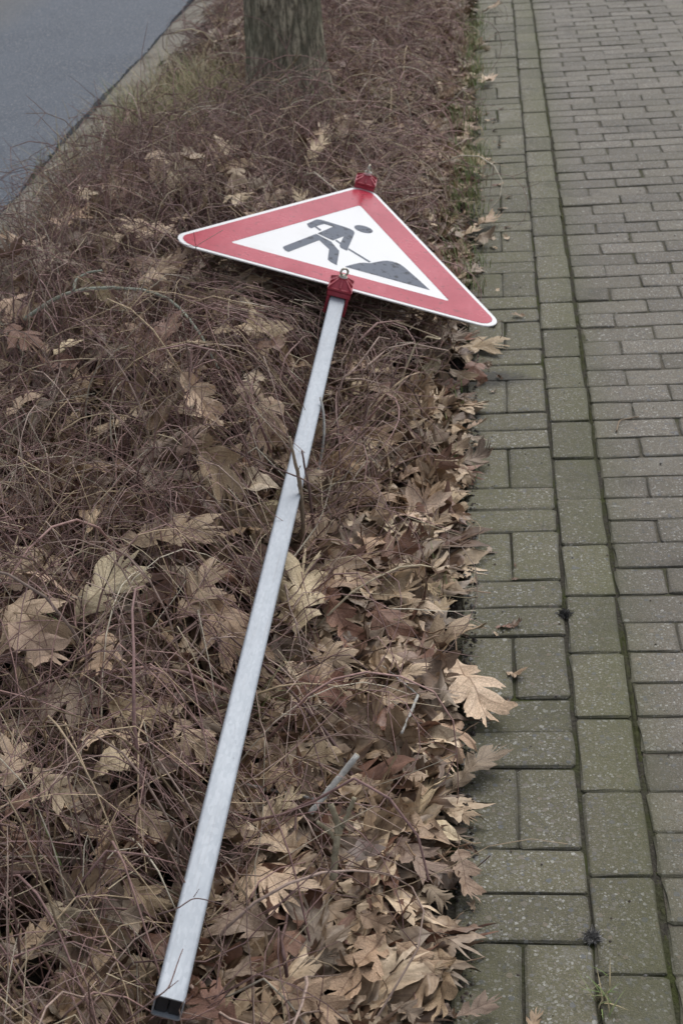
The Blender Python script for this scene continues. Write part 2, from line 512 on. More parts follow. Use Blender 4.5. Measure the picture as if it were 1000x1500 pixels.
def paver_mesh(name, lx, ly, seed):
    """one worn concrete stone: top, rounded arris, sides"""
    g = np.random.default_rng(seed)
    hx, hy, c = lx / 2, ly / 2, .006
    pts = [(-hx + c, -hy), (g.uniform(-.3, .3) * hx, -hy), (hx - c, -hy), (hx, -hy + c), (hx, g.uniform(-.3, .3) * hy), (hx, hy - c),
           (hx - c, hy), (g.uniform(-.3, .3) * hx, hy), (-hx + c, hy), (-hx, hy - c), (-hx, g.uniform(-.3, .3) * hy), (-hx, -hy + c)]
    o = np.array(pts)
    o += g.normal(0, .0014, o.shape)
    nrm = o / np.linalg.norm(o, axis=1, keepdims=True)
    ins = np.array([np.sign(a) * np.minimum(np.abs(a), np.array([hx, hy]) - .0024 - g.uniform(0, .0022)) for a in o])
    inn = np.sign(ins) * np.maximum(np.abs(ins) - g.uniform(.009, .013, ins.shape), 0)
    V = np.concatenate([np.c_[inn, np.full(12, .0006)], np.c_[ins, g.normal(-.0002, .0004, 12)], np.c_[o, np.full(12, -.0030) + g.normal(0, .0006, 12)], np.c_[o, np.full(12, -.05)]])
    rim = np.repeat([0, 1, 1.6, 2], 12)
    return np_mesh(name, V, [np.arange(12)[None], paver_quads()], smooth=False, attrs={'rim': np.stack([rim] * 3, 1)})


def paver_quads():
    i = np.arange(12); j = (i + 1) % 12
    return np.concatenate([np.stack([i + 12 * (a + 1), j + 12 * (a + 1), j + 12 * a, i + 12 * a], 1) for a in range(3)])


NV = 7
PM = {}
for kind_, (lx, ly) in dict(across=(.2016, .0994), along=(.0994, .2016), half=(.0996, .0994)).items():
    for b in ('edge', 'field'):
        PM[kind_, b] = []
        for s in range(NV):
            me = paver_mesh('paver_' + kind_, lx, ly, s * 13 + len(kind_))
            me.materials.append(MAT['paver_' + b])
            PM[kind_, b].append(me)


def lay(parent, spots, band, limit, stuffname):
    """spots: (kind, x, y); the nearest `limit` stones are objects, the others one mesh"""
    spots = sorted(spots, key=lambda s: math.hypot(s[1] - CAM[0], s[2] - CAM[1]))
    VV, FF, NG, off = [], [], [], 0
    for i, (kd, x, y) in enumerate(spots):
        me = PM[kd, band][rng.integers(NV)]
        rz = (math.pi if rng.random() < .5 else 0) + rng.normal(0, .006)
        T = Matrix.Translation((x + rng.normal(0, .0012), y + rng.normal(0, .0012), rng.normal(0, .0013) + .0008)) @ \
            Matrix.Rotation(rng.normal(0, .006), 4, 'X') @ Matrix.Rotation(rng.normal(0, .006), 4, 'Y') @ Matrix.Rotation(rz, 4, 'Z')
        if i < limit:
            o = bpy.data.objects.new('paver', me)
            COL.objects.link(o)
            o.parent = parent
            o.matrix_local = T
        else:
            v = np.empty(len(me.vertices) * 3, np.float32); me.vertices.foreach_get('co', v)
            v = v.reshape(-1, 3) @ np.array(T.to_3x3()).T + np.array(T.translation)
            VV.append(v); NG.append(np.arange(12)[None] + off); FF.append(paver_quads() + off)
            off += len(v)
    if VV:
        rim = np.tile(np.repeat([0, 1, 1.6, 2], 12), len(VV))
        o = link(stuffname, np_mesh(stuffname, np.concatenate(VV), [np.concatenate(NG), np.concatenate(FF)], smooth=False, attrs={'rim': np.stack([rim] * 3, 1)}), MAT['paver_' + band], parent)
        tag(o, kind='stuff')


border = tag(empty('path_edging'), kind='structure')
spots = []
for nn in range(-3, 46):
    y0 = nn * P
    if nn % 2 == 0:
        spots += [('across', P / 2, y0 + P / 4), ('across', P / 2, y0 + P * .75)]
    else:
        spots += [('along', P / 4, y0 + P / 2), ('along', P * .75, y0 + P / 2)]
    spots.append(('along', P * 1.25 + .003, y0 + .7 * P + P / 2))
lay(border, spots, 'edge', 300, 'far_pavers')
path = tag(empty('paved_path'), kind='structure')
spots = []
XF = X2 + .0095
for nn in range(-4, 46):
    for hlf in (0, 1):
        yc = (nn + .7 + .5 * hlf) * P + P / 4
        sh = .02 * (yc > 5.0)
        if hlf == 0:
            spots.append(('half', XF + P / 4, yc)); x = XF + P / 2
        else:
            x = XF
        while x < 3.6:
            spots.append(('across', x + P / 2 + rng.normal(0, .001), yc)); x += P
def _inview(s):
    q, z = proj([s[1], s[2], 0]); return -60 < q[0] < 1060 and -40 < q[1] < 1560
spots = [s for s in spots if _inview(s)] + [(s[0], s[1], s[2] + 0) for s in spots if not _inview(s)]
inv = [s for s in spots if _inview(s)]; outv = [s for s in spots if not _inview(s)]
inv.sort(key=lambda s: s[2] + s[1] * .2)
lay(path, inv[:300], 'field', 300, 'x')
lay(path, inv[300:] + outv, 'field', 0, 'far_pavers')

# moss and grit standing in the two long joints
def joint_strip(name, xc, w, top, mat, seed):
    g = np.random.default_rng(seed)
    ys_ = np.arange(-1.0, 9.0, .006); xs_ = np.linspace(-w / 2, w / 2, 5)
    gx, gy = np.meshgrid(xs_, ys_)
    prof = 1 - (np.abs(gx) / (w / 2)) ** 2
    am = np.clip(.55 + .5 * np.sin(gy * 3.1 + seed) * np.sin(gy * 7.7) + g.normal(0, .25, gy.shape), 0, 1.3)
    z = -.010 + prof * am * (top + .010) + g.normal(0, .0007, gx.shape)
    V = np.stack([gx + xc + g.normal(0, .0007, gx.shape), gy, z], -1).reshape(-1, 3)
    i = np.arange(gx.size).reshape(gx.shape)
    Q = np.stack([i[:-1, :-1], i[:-1, 1:], i[1:, 1:], i[1:, :-1]], -1).reshape(-1, 4)
    tag(link(name, np_mesh(name, V, [Q]), mat), kind='stuff')
joint_strip('joint_moss', X2 + .0065, .014, -.0005, MAT['moss'], 3)
joint_strip('joint_moss', X1 + .0015, .010, -.0045, MAT['joint'], 5)

# ------------------------------------------------------------------ the fallen road sign
SM = np.array([-0.335538, 2.066680, 0.278210])
SU = np.array([0.951295, -0.018794, -0.307710]); SV = np.array([0.030146, 0.999027, 0.032183]); SW = np.array([0.306806, -0.039891, 0.950936])
sign = empty('road_works_sign')
MM = Matrix.Identity(4)
# base of the thing: the open lower end of the pole
PB = (.0555, -2.352)
org = SM + SU * PB[0] + SV * PB[1] - SW * .023
for i in range(3):
    MM[i][0], MM[i][1], MM[i][2], MM[i][3] = SU[i], SV[i], SW[i], org[i]
sign.matrix_world = MM
tag(sign, 'fallen triangular red-bordered road works sign on a square grey pole lying over the shrubs', 'road sign')
OFF = np.array([-PB[0], -PB[1], .023])


def sl(V):      # sign-plane coordinates -> local coordinates of the sign object
    return np.asarray(V, float) + OFF


def round_tri(inset, r, seg=8):
    """triangle of sharp side .95 with base on v=0, moved inwards, corners rounded"""
    S = .95; c = np.array([[-S / 2, 0], [S / 2, 0], [0, S * math.sqrt(3) / 2]])
    cen = c.mean(0); rin = S * math.sqrt(3) / 6
    c = cen + (c - cen) * (rin - inset) / rin
    pts = []
    for i in range(3):
        d = cen - c[i]; d /= np.linalg.norm(d)
        o = c[i] + d * 2 * r
        a0 = math.atan2(-d[1], -d[0])
        for q in np.linspace(-math.pi / 3, math.pi / 3, seg):
            pts.append(o + r * np.array([math.cos(a0 + q), math.sin(a0 + q)]))
    return np.array(pts)


def prism(name, outline, w0, w1, mat, parent, holes=None, bev=0):
    bm = bmesh.new()
    def loop(pts, z): return [bm.verts.new(tuple(sl([a, b, z]))) for a, b in pts]
    if holes is None:
        t = loop(outline, w1); b = loop(outline, w0)
        bm.faces.new(t); bm.faces.new(b[::-1])
        n_ = len(t)
        for i in range(n_):
            bm.faces.new((b[i], b[(i + 1) % n_], t[(i + 1) % n_], t[i]))
        bm.normal_update()
        bmesh.ops.triangulate(bm, faces=[f for f in bm.faces if len(f.verts) > 4], ngon_method='EAR_CLIP')
    else:
        t, b = loop(outline, w1), loop(outline, w0); ti, bi = loop(holes, w1), loop(holes, w0)
        n_ = len(t)
        for i in range(n_):
            j = (i + 1) % n_
            bm.faces.new((t[i], t[j], ti[j], ti[i])); bm.faces.new((b[i], b[j], t[j], t[i])); bm.faces.new((ti[i], ti[j], bi[j], bi[i])); bm.faces.new((b[j], b[i], bi[i], bi[j]))
    bmesh.ops.recalc_face_normals(bm, faces=bm.faces)
    me = bpy.data.meshes.new(name); bm.to_mesh(me); bm.free()
    return link(name, me, mat, parent)


plate = prism('sign_plate', round_tri(0, .05), -.003, 0, MAT['white'], sign)
back = prism('back_plate', round_tri(.002, .048), -.0046, -.0031, MAT['alu'], plate)
prism('red_border', round_tri(.0118, .04), 0.0001, .0007, MAT['red'], plate, holes=round_tri(.098, .006))
T_ = .0008
torso = [(-.129, .3707), (-.1133, .409), (-.107, .4225), (-.095, .429), (-.0322, .4245), (-.008, .4195), (.0035, .411), (.0078, .398), (.0069, .3676), (.0013, .2556), (-.0098, .2598), (-.0188, .2656), (-.0224, .279),
         (-.0224, .2932), (-.0186, .3538), (-.0447, .3009), (-.0913, .3219), (-.0552, .4038), (-.0827, .4053), (-.0962, .3832), (-.1132, .3468), (-.1215, .351)]
legs = [(-.0947, .3155), (-.0486, .2885), (-.0188, .2374), (-.0138, .1372), (-.0334, .1485), (-.0420, .1590), (-.0472, .233), (-.0809, .2774), (-.1494, .1387), (-.1590, .1425), (-.1672, .1555), (-.1680, .1640)]
wk = prism('worker_pictogram', torso, .0001, T_, MAT['picto'], plate)
parts_ = [legs, [(.0295 + .0275 * math.cos(a), .4455 + .0252 * math.sin(a)) for a in np.linspace(0, 2 * math.pi, 24)[:-1]],
          [(-.1048, .3622), (-.1012, .3702), (-.0846, .3542), (-.0880, .3459)], [(-.0383, .3050), (-.0352, .3120), (-.0205, .2975), (-.0228, .2890)], [(.0018, .2670), (.0048, .2745), (.0724, .2228), (.0685, .2155)]]
bm = bmesh.new(); bm.from_mesh(wk.data)
for pts in parts_:
    q = prism('x', pts, .0001, T_, MAT['picto'], None); bm.from_mesh(q.data); bpy.data.objects.remove(q)
bm.to_mesh(wk.data); bm.free()
heap = [(.0085, .1413), (.029, .1731), (.045, .194), (.056, .2025), (.0732, .212), (.0913, .2345), (.104, .250), (.1165, .2605), (.1295, .2646), (.144, .264), (.155, .2590), (.166, .2480), (.1759, .2352), (.2105, .1891), (.246, .1387)]
prism('spoil_heap_pictogram', heap, .0001, T_, MAT['picto'], plate)

# square tube pole, local v axis; slightly off square to the plate
def pole_u(v): return .012 - .0185 * v
ang = math.atan(.0185)
def tube_ring(h, r, n_=4):
    pts = []
    for cx, cy, a0 in ((h - r, h - r, 0), (-h + r, h - r, 90), (-h + r, -h + r, 180), (h - r, -h + r, 270)):
        for a in np.linspace(a0, a0 + 90, n_): pts.append((cx + r * math.cos(R(a)), cy + r * math.sin(R(a))))
    return np.array(pts)
ro, ri = tube_ring(.020, .0045), tube_ring(.0178, .0025)
vs_ = [PB[1], PB[1] + .004, -1.6, -.8, 0, .80]
V, n_ = [], len(ro)
for v in vs_:
    V.append(np.c_[ro[:, 0] + pole_u(v), np.full(n_, v), ro[:, 1] - .0235])
for v in (PB[1], PB[1] + .16):
    V.append(np.c_[ri[:, 0] + pole_u(v), np.full(n_, v), ri[:, 1] - .0235])
V = np.concatenate(V); i = np.arange(n_); j = (i + 1) % n_
Q = [np.stack([i + n_ * a, i + n_ * (a + 1), j + n_ * (a + 1), j + n_ * a], 1) for a in range(5)]
Q.append(np.stack([i, j, j + n_ * 6, i + n_ * 6], 1)); Q.append(np.stack([i + n_ * 6, j + n_ * 6, j + n_ * 7, i + n_ * 7], 1))
pole = link('pole', np_mesh('pole', sl(V), [np.concatenate(Q), (np.arange(n_) + n_ * 5)[None]], smooth=True), MAT['steel'], sign)
me = pole.data
try:
    me.set_sharp_from_angle(angle=R(40))
except Exception:
    pass
# two-halved black end plug pushed into the tube
for s_ in (-1, 1):
    bm = bmesh.new()
    bmesh.ops.create_cube(bm, size=1, matrix=Matrix.Translation(tuple(sl([pole_u(PB[1]) + s_ * .0090, PB[1] + .020, -.0235]))) @ Matrix.Diagonal((.0165, .03, .0345, 1)))
    bmesh.ops.bevel(bm, geom=bm.edges[:], offset=.0015, segments=2, affect='EDGES')
    me = bpy.data.meshes.new('end_plug'); bm.to_mesh(me); bm.free()
    link('end_plug', me, MAT['plug'], pole)


def clamp(vc, uc, lod=0):
    """ribbed red plastic cap and yoke gripping plate edge and pole, eye bolt on top"""
    bm = bmesh.new()
    def box(u0, u1, v0, v1, w0, w1, bev=.0012):
        g = bmesh.ops.create_cube(bm, size=1, matrix=Matrix.Translation(((u0 + u1) / 2, (v0 + v1) / 2, (w0 + w1) / 2)) @ Matrix.Diagonal((u1 - u0, v1 - v0, w1 - w0, 1)))
        es = list({e for v in g['verts'] for e in v.link_edges})
        bmesh.ops.bevel(bm, geom=es, offset=bev, segments=2, affect='EDGES')
    hu, hv = .031, .036
    box(-hu, hu, -hv, hv, .001, .0145)                      # skirt
    box(-hu - .0015, hu + .0015, -hv - .0015, hv + .0015, .0165, .0225)      # lid
    # pyramid with a round boss
    lo = [(-hu, -hv), (hu, -hv), (hu, hv), (-hu, hv)]; hi = [(-.013, -.014), (.013, -.014), (.013, .014), (-.013, .014)]
    a = [bm.verts.new((x * .93, y * .93, .021)) for x, y in lo]; b = [bm.verts.new((x, y, .040)) for x, y in hi]
    for q in range(4): bm.faces.new((a[q], a[(q + 1) % 4], b[(q + 1) % 4], b[q]))
    bm.faces.new(b)
    # ribs down each flank and corner
    for sx, sy in ((1, 0), (-1, 0), (0, 1), (0, -1), (1, 1), (1, -1), (-1, 1), (-1, -1)):
        d = Vector((sx, sy, 0)).normalized(); e = Vector((-d.y, d.x, 0)) * .0016
        lr = Vector((sx * hu * .98, sy * hv * .98, 0)); hr = Vector((sx * .010, sy * .011, 0))
        tri = [(hr, .0425), (lr * .97, .0275), (lr, .0225), (hr, .0225)]
        f1 = [bm.verts.new((p_ + e).to_tuple()[:2] + (z,)) for p_, z in tri]; f2 = [bm.verts.new((p_ - e).to_tuple()[:2] + (z,)) for p_, z in tri]
        bm.faces.new(f1); bm.faces.new(f2[::-1])
        for q in range(4): bm.faces.new((f1[q], f2[q], f2[(q + 1) % 4], f1[(q + 1) % 4]))
    g = bmesh.ops.create_cone(bm, segments=16, radius1=.0145, radius2=.0125, depth=.008, cap_ends=True, matrix=Matrix.Translation((0, 0, .041)))
    # yoke round the pole
    box(-.029, -.0212, -hv + .002, hv - .002, -.0475, .0005)
    box(.0212, .029, -hv + .002, hv - .002, -.0475, .0005)
    box(-.0289, .0289, -hv + .003, hv - .003, -.0515, -.0445)
    bmesh.ops.transform(bm, matrix=Matrix.Translation(tuple(sl([uc, vc, 0]))) @ Matrix.Rotation(ang, 4, 'Z') @ Matrix.Diagonal((1, 1, .85 if lod else 1, 1)), verts=bm.verts)
    bmesh.ops.recalc_face_normals(bm, faces=bm.faces)
    me = bpy.data.meshes.new('clamp'); bm.to_mesh(me); bm.free()
    o = link('clamp', me, MAT['plastic'], sign)
    # eye bolt: ring, collar
    bm = bmesh.new()
    nu, nv_ = 20, 8; rr, tr = .0095, .0030
    rot = Matrix.Rotation(R(20 if lod == 0 else 75), 4, 'Z')
    ring = [[bm.verts.new(rot @ Vector(((rr + tr * math.cos(b_)) * math.cos(a_), tr * math.sin(b_), .0585 + (rr + tr * math.cos(b_)) * math.sin(a_)))) for b_ in np.linspace(0, 2 * math.pi, nv_, endpoint=False)] for a_ in np.linspace(0, 2 * math.pi, nu, endpoint=False)]
    for a_ in range(nu):
        for b_ in range(nv_):
            bm.faces.new((ring[a_][b_], ring[(a_ + 1) % nu][b_], ring[(a_ + 1) % nu][(b_ + 1) % nv_], ring[a_][(b_ + 1) % nv_]))
    bmesh.ops.create_cone(bm, segments=14, radius1=.0095, radius2=.0065, depth=.006, cap_ends=True, matrix=Matrix.Translation((0, 0, .0475)))
    bmesh.ops.create_cone(bm, segments=18, radius1=.0118, radius2=.0118, depth=.0016, cap_ends=True, matrix=Matrix.Translation((0, 0, .0455)))
    bmesh.ops.transform(bm, matrix=Matrix.Translation(tuple(sl([uc, vc, 0]))), verts=bm.verts)
    bmesh.ops.recalc_face_normals(bm, faces=bm.faces)
    for f in bm.faces: f.smooth = True
    me = bpy.data.meshes.new('eye_bolt'); bm.to_mesh(me); bm.free()
    link('eye_bolt', me, MAT['bolt'], o)


clamp(-.034, pole_u(-.03))
clamp(.800, pole_u(.80), 1)


def plane_uv(X):
    d = X - SM
    return d @ SU, d @ SV, d @ SW


def cap_height(X, margin=.0):
    """greatest z that keeps a point of the planting under the sign plate and the pole"""
    u, v, w = plane_uv(X)
    # distance outside the triangle (negative inside)
    S = .95; h = S * math.sqrt(3) / 2
    d1 = -v; d2 = (u - S / 2) * math.cos(R(30)) + v * math.sin(R(30)); d3 = (-u - S / 2) * math.cos(R(30)) + v * math.sin(R(30))
    do = np.maximum(np.maximum(d1, d2), d3)
    zs = X[..., 2] - w / SW[2]
    c1 = zs - .035 - margin + .40 * np.maximum(do - .035 - margin, 0) + 9 * (do > .55)
    dp = np.abs(u - pole_u(v)) - .026 - margin
    zp = zs - .054 - margin + 1.3 * np.maximum(dp, 0) + 9 * ((v < PB[1] - .11) | (v > .82) | (dp > .2))
    return np.minimum(c1, zp)


# ------------------------------------------------------------------ tree
tree = empty('oak_tree', (-.785, 4.66, 0))
tag(tree, 'tree trunk with furrowed grey-brown bark standing among the shrubs near the road', 'tree')
tree.rotation_euler = (0, R(2.2), 0)
na, nz = 96, 150
za = np.concatenate([np.linspace(-.12, 1.2, 110), np.linspace(1.25, 6.5, nz - 110)])
aa = np.linspace(0, 2 * math.pi, na, endpoint=False)
A_, Z_ = np.meshgrid(aa, za)
fl = np.exp(-np.clip(Z_, 0, 9) / .16)
rad = (.148 - .008 * Z_) * (1 + .02 * np.sin(2 * A_ + 1)) + .070 * fl * (1 + .5 * np.sin(5 * A_ + .6)) + .05 * fl * np.clip(np.cos(A_), 0, 1)
furrow = np.abs(np.sin(A_ * 15 + 1.9 * np.sin(Z_ * 5.3 + A_ * 2) + 1.5 * np.sin(Z_ * 13 + A_ * 4) + .8 * np.sin(Z_ * 31 + A_ * 9)))
furrow2 = np.abs(np.sin(A_ * 26 + 2.1 * np.sin(Z_ * 7.3 + 2) + Z_ * 3))
rad = rad + .007 * np.minimum(furrow, .6) + .005 * furrow2 + rng.normal(0, .0012, rad.shape)
V = np.stack([rad * np.cos(A_), rad * np.sin(A_), Z_], -1).reshape(-1, 3)
i = np.arange(na * nz).reshape(nz, na)
Q = np.stack([i[:-1], np.roll(i, -1, 1)[:-1], np.roll(i, -1, 1)[1:], i[1:]], -1).reshape(-1, 4)
link('trunk', np_mesh('trunk', V, [Q]), MAT['bark'], tree)
# bare winter limbs, high out of the picture
LP, LR = [], []
for q in range(16):
    a0 = q * 2.4; z0 = 2.9 + 3.4 * q / 16
    pts = [np.array([0, 0, z0])]
    d = np.array([math.cos(a0), math.sin(a0), .6])
    for s_ in range(9):
        d = d + rng.normal(0, .16, 3) + np.array([0, 0, .06]); d /= np.linalg.norm(d)
        pts.append(pts[-1] + d * .26)
    LP.append(pts); LR.append(np.linspace(.05, .008, 10))
V, Q, _ = tubes(np.array(LP), np.array(LR), 6)
link('limbs', np_mesh('limbs', V, [Q]), MAT['bark'], tree)
TREE = np.array([-.785, 4.66])

# ------------------------------------------------------------------ leaves
def leaf_flat(seed, nt=72, ns=3):
    """pointed-lobed oak leaf, unit length, laid out along its veins: verts, quads, vein data"""
    g = np.random.default_rng(seed)
    nl = [2, 3, 3, 3][g.integers(4)]
    t = np.linspace(0, 1, nt + 1)
    env = np.interp(t, [0, .12, .35, .62, .85, 1], [.02, .16, .38, .45, .34, .26]) * g.uniform(.85, 1.15)
    ang0 = np.interp(t, [0, .5, 1], [R(70), R(54), R(14)])
    V, VN, Qs = [], [], []
    y = t * .84
    bend = g.normal(0, .03) * np.sin(t * 3)
    off = 0
    for side in (-1, 1):
        tp = t * (nl + .42) + g.uniform(-.08, .06)
        ph = tp % 1.0
        lobe = np.floor(tp).astype(int)
        amp = g.uniform(.8, 1.15, nl + 4)[lobe]
        pk = np.clip(1 - np.abs(2 * ph - 1), 0, 1)
        bd = np.clip(pk / .5, 0, 1)
        tooth = .52 * np.sin(np.clip(pk / .38, 0, 1) * math.pi / 2) ** 1.4
        jt = g.normal(0, .03)
        tooth += .50 * np.maximum(0, 1 - np.abs(ph - .5 - jt) / .27) ** 1.25
        for q_ in (.27, .73):
            tooth += .24 * g.uniform(.1, 1.2) * np.maximum(0, 1 - np.abs(ph - q_ - jt) / .085)
        sin_ = g.uniform(.13, .32)
        s = env * (sin_ + (1 - sin_) * tooth) * amp
        s[0] *= .3
        ss = np.linspace(0, 1, ns + 1)
        dx = np.sin(ang0); dy = np.cos(ang0)
        px = side * s[:, None] * ss[None] * dx[:, None] + bend[:, None]
        py = y[:, None] + s[:, None] * ss[None] * dy[:, None] * (1 + .25 * ss[None])
        V.append(np.stack([px, py, np.zeros_like(px)], -1).reshape(-1, 3))
        VN.append(np.stack([np.repeat(t[:, None], ns + 1, 1), side * np.repeat(ss[None], nt + 1, 0) * np.maximum(s / .3, .15)[:, None], np.repeat(np.abs(ph - .5)[:, None], ns + 1, 1)], -1).reshape(-1, 3))
        i = np.arange((nt + 1) * (ns + 1)).reshape(nt + 1, ns + 1) + off
        q = np.stack([i[:-1, :-1], i[:-1, 1:], i[1:, 1:], i[1:, :-1]], -1).reshape(-1, 4)
        if side < 0: q = q[:, ::-1]
        Qs.append(q)
        off += (nt + 1) * (ns + 1)
    # petiole
    pt = np.linspace(0, 1, 5)
    PL = np.stack([.02 * np.sin(pt * 2) * g.normal(), -.24 * pt + .01, .03 * pt], -1)[None]
    v, q, _ = tubes(PL, np.full((1, 5), .008), 3)
    V.append(v); VN.append(np.tile([0, 0, .5], (len(v), 1))); Qs.append(q + off)
    return np.concatenate(V), np.concatenate(Qs), np.concatenate(VN)


def leaf_bend(V, VN, form, g):
    x, y, z = V.T.copy()
    y = y - .45
    lob = VN[:, 2]
    z = z + .045 * np.abs(x) * 0 + .05 * np.abs(x) * (1 - 4 * lob)          # pleats between the side veins
    z = z + .05 * np.sin(x * 9 + g.uniform(0, 6)) * np.sin(y * 8 + g.uniform(0, 6)) + .018 * np.sin(x * 23 + y * 9 + g.uniform(0, 6)) * np.sin(y * 19 - x * 8 + g.uniform(0, 6))
    if form == 'flat': f, kx, ky = g.uniform(-.1, .25), g.normal(0, .5), g.normal(0, .5)
    elif form == 'cupped': f, kx, ky = g.uniform(.1, .5), g.choice([-1, 1]) * g.uniform(1.4, 2.6), g.normal(0, 1.0)
    elif form == 'curled': f, kx, ky = g.uniform(-.1, .3), g.normal(0, 1.0), g.choice([-1, 1]) * g.uniform(1.6, 3.0)
    else: f, kx, ky = g.uniform(.2, .5), g.choice([-1, 1]) * g.uniform(3.6, 5.5), g.normal(0, .6)          # rolled lengthwise
    z = z + f * np.abs(x)
    kx = kx if abs(kx) > .05 else .05; ky = ky if abs(ky) > .05 else .05
    r = 1 / kx - z; xn = np.sin(x * kx) * r; z = 1 / kx - np.cos(x * kx) * r
    r = 1 / ky - z; yn = np.sin(y * ky) * r; z = 1 / ky - np.cos(y * ky) * r
    tw = g.normal(0, .5) * yn
    x2 = xn * np.cos(tw) - z * np.sin(tw); z2 = xn * np.sin(tw) + z * np.cos(tw)
    return np.stack([x2, yn, z2], -1)


FORMS = ['flat', 'cupped', 'curled', 'rolled']
LM = {}
for fi, fm in enumerate(FORMS):
    LM[fm] = []
    for s in range(9):
        v, q, vn = leaf_flat(100 + s * 7 + fi * 3)
        v = leaf_bend(v, vn, fm, np.random.default_rng(500 + s + 31 * fi))
        me = np_mesh('oak_leaf', v, [q], attrs={'vein': vn})
        me.materials.append(MAT['leaf'])
        LM[fm].append(me)
TONES = {'pale tan': (.64, .505, .355), 'mid tan': (.44, .320, .212), 'grey-brown': (.32, .248, .185), 'dark brown': (.170, .104, .064), 'reddish brown': (.255, .138, .095)}
TN = list(TONES)


def litter_top(x, y):
    x = np.asarray(x, float)
    s = np.clip(-x / .25, 0, 1)
    return bed_top(x, y) + .02 + .035 * s * np.clip(1.6 - np.asarray(y, float) * .3, .2, 1)


def surf(x, y):       # where a leaf caught on top comes to rest
    w = np.clip((-np.asarray(x, float) - .18 - .16 * np.clip(1.6 - np.asarray(y, float), 0, 1)) / .3, 0, 1)
    return litter_top(x, y) * (1 - w) + (.90 * shrub_top(x, y) + .03) * w


LEAVES = []       # name-bearing individual leaves


def put_leaf(pos, size, head, tone, form, tilt=(0, 0), mesh=None, special=None):
    me = mesh or LM[form][rng.integers(9)]
    o = bpy.data.objects.new('oak_leaf', me)
    COL.objects.link(o)
    col = np.array(TONES[tone]) * rng.uniform(.86, 1.16) * (1 + rng.normal(0, .03, 3))
    o.color = (*col, 1)
    rot = Matrix.Rotation(tilt[0], 4, 'X') @ Matrix.Rotation(tilt[1], 4, 'Y') @ Matrix.Rotation(head, 4, 'Z')
    v = np.empty(len(me.vertices) * 3, np.float32); me.vertices.foreach_get('co', v)
    v = v.reshape(-1, 3) @ np.array((rot @ Matrix.Scale(size, 4)).to_3x3()).T + np.array(pos)
    dz = float(np.clip((v[:, 2] - cap_height(v) - .02).max(), 0, .3))       # slide it down until plate and pole clear it
    pos = (pos[0], pos[1], pos[2] - dz)
    o.matrix_world = Matrix.Translation(pos) @ rot @ Matrix.Scale(size, 4)
    LEAVES.append([o, np.array(pos), tone, form, special])
    return o


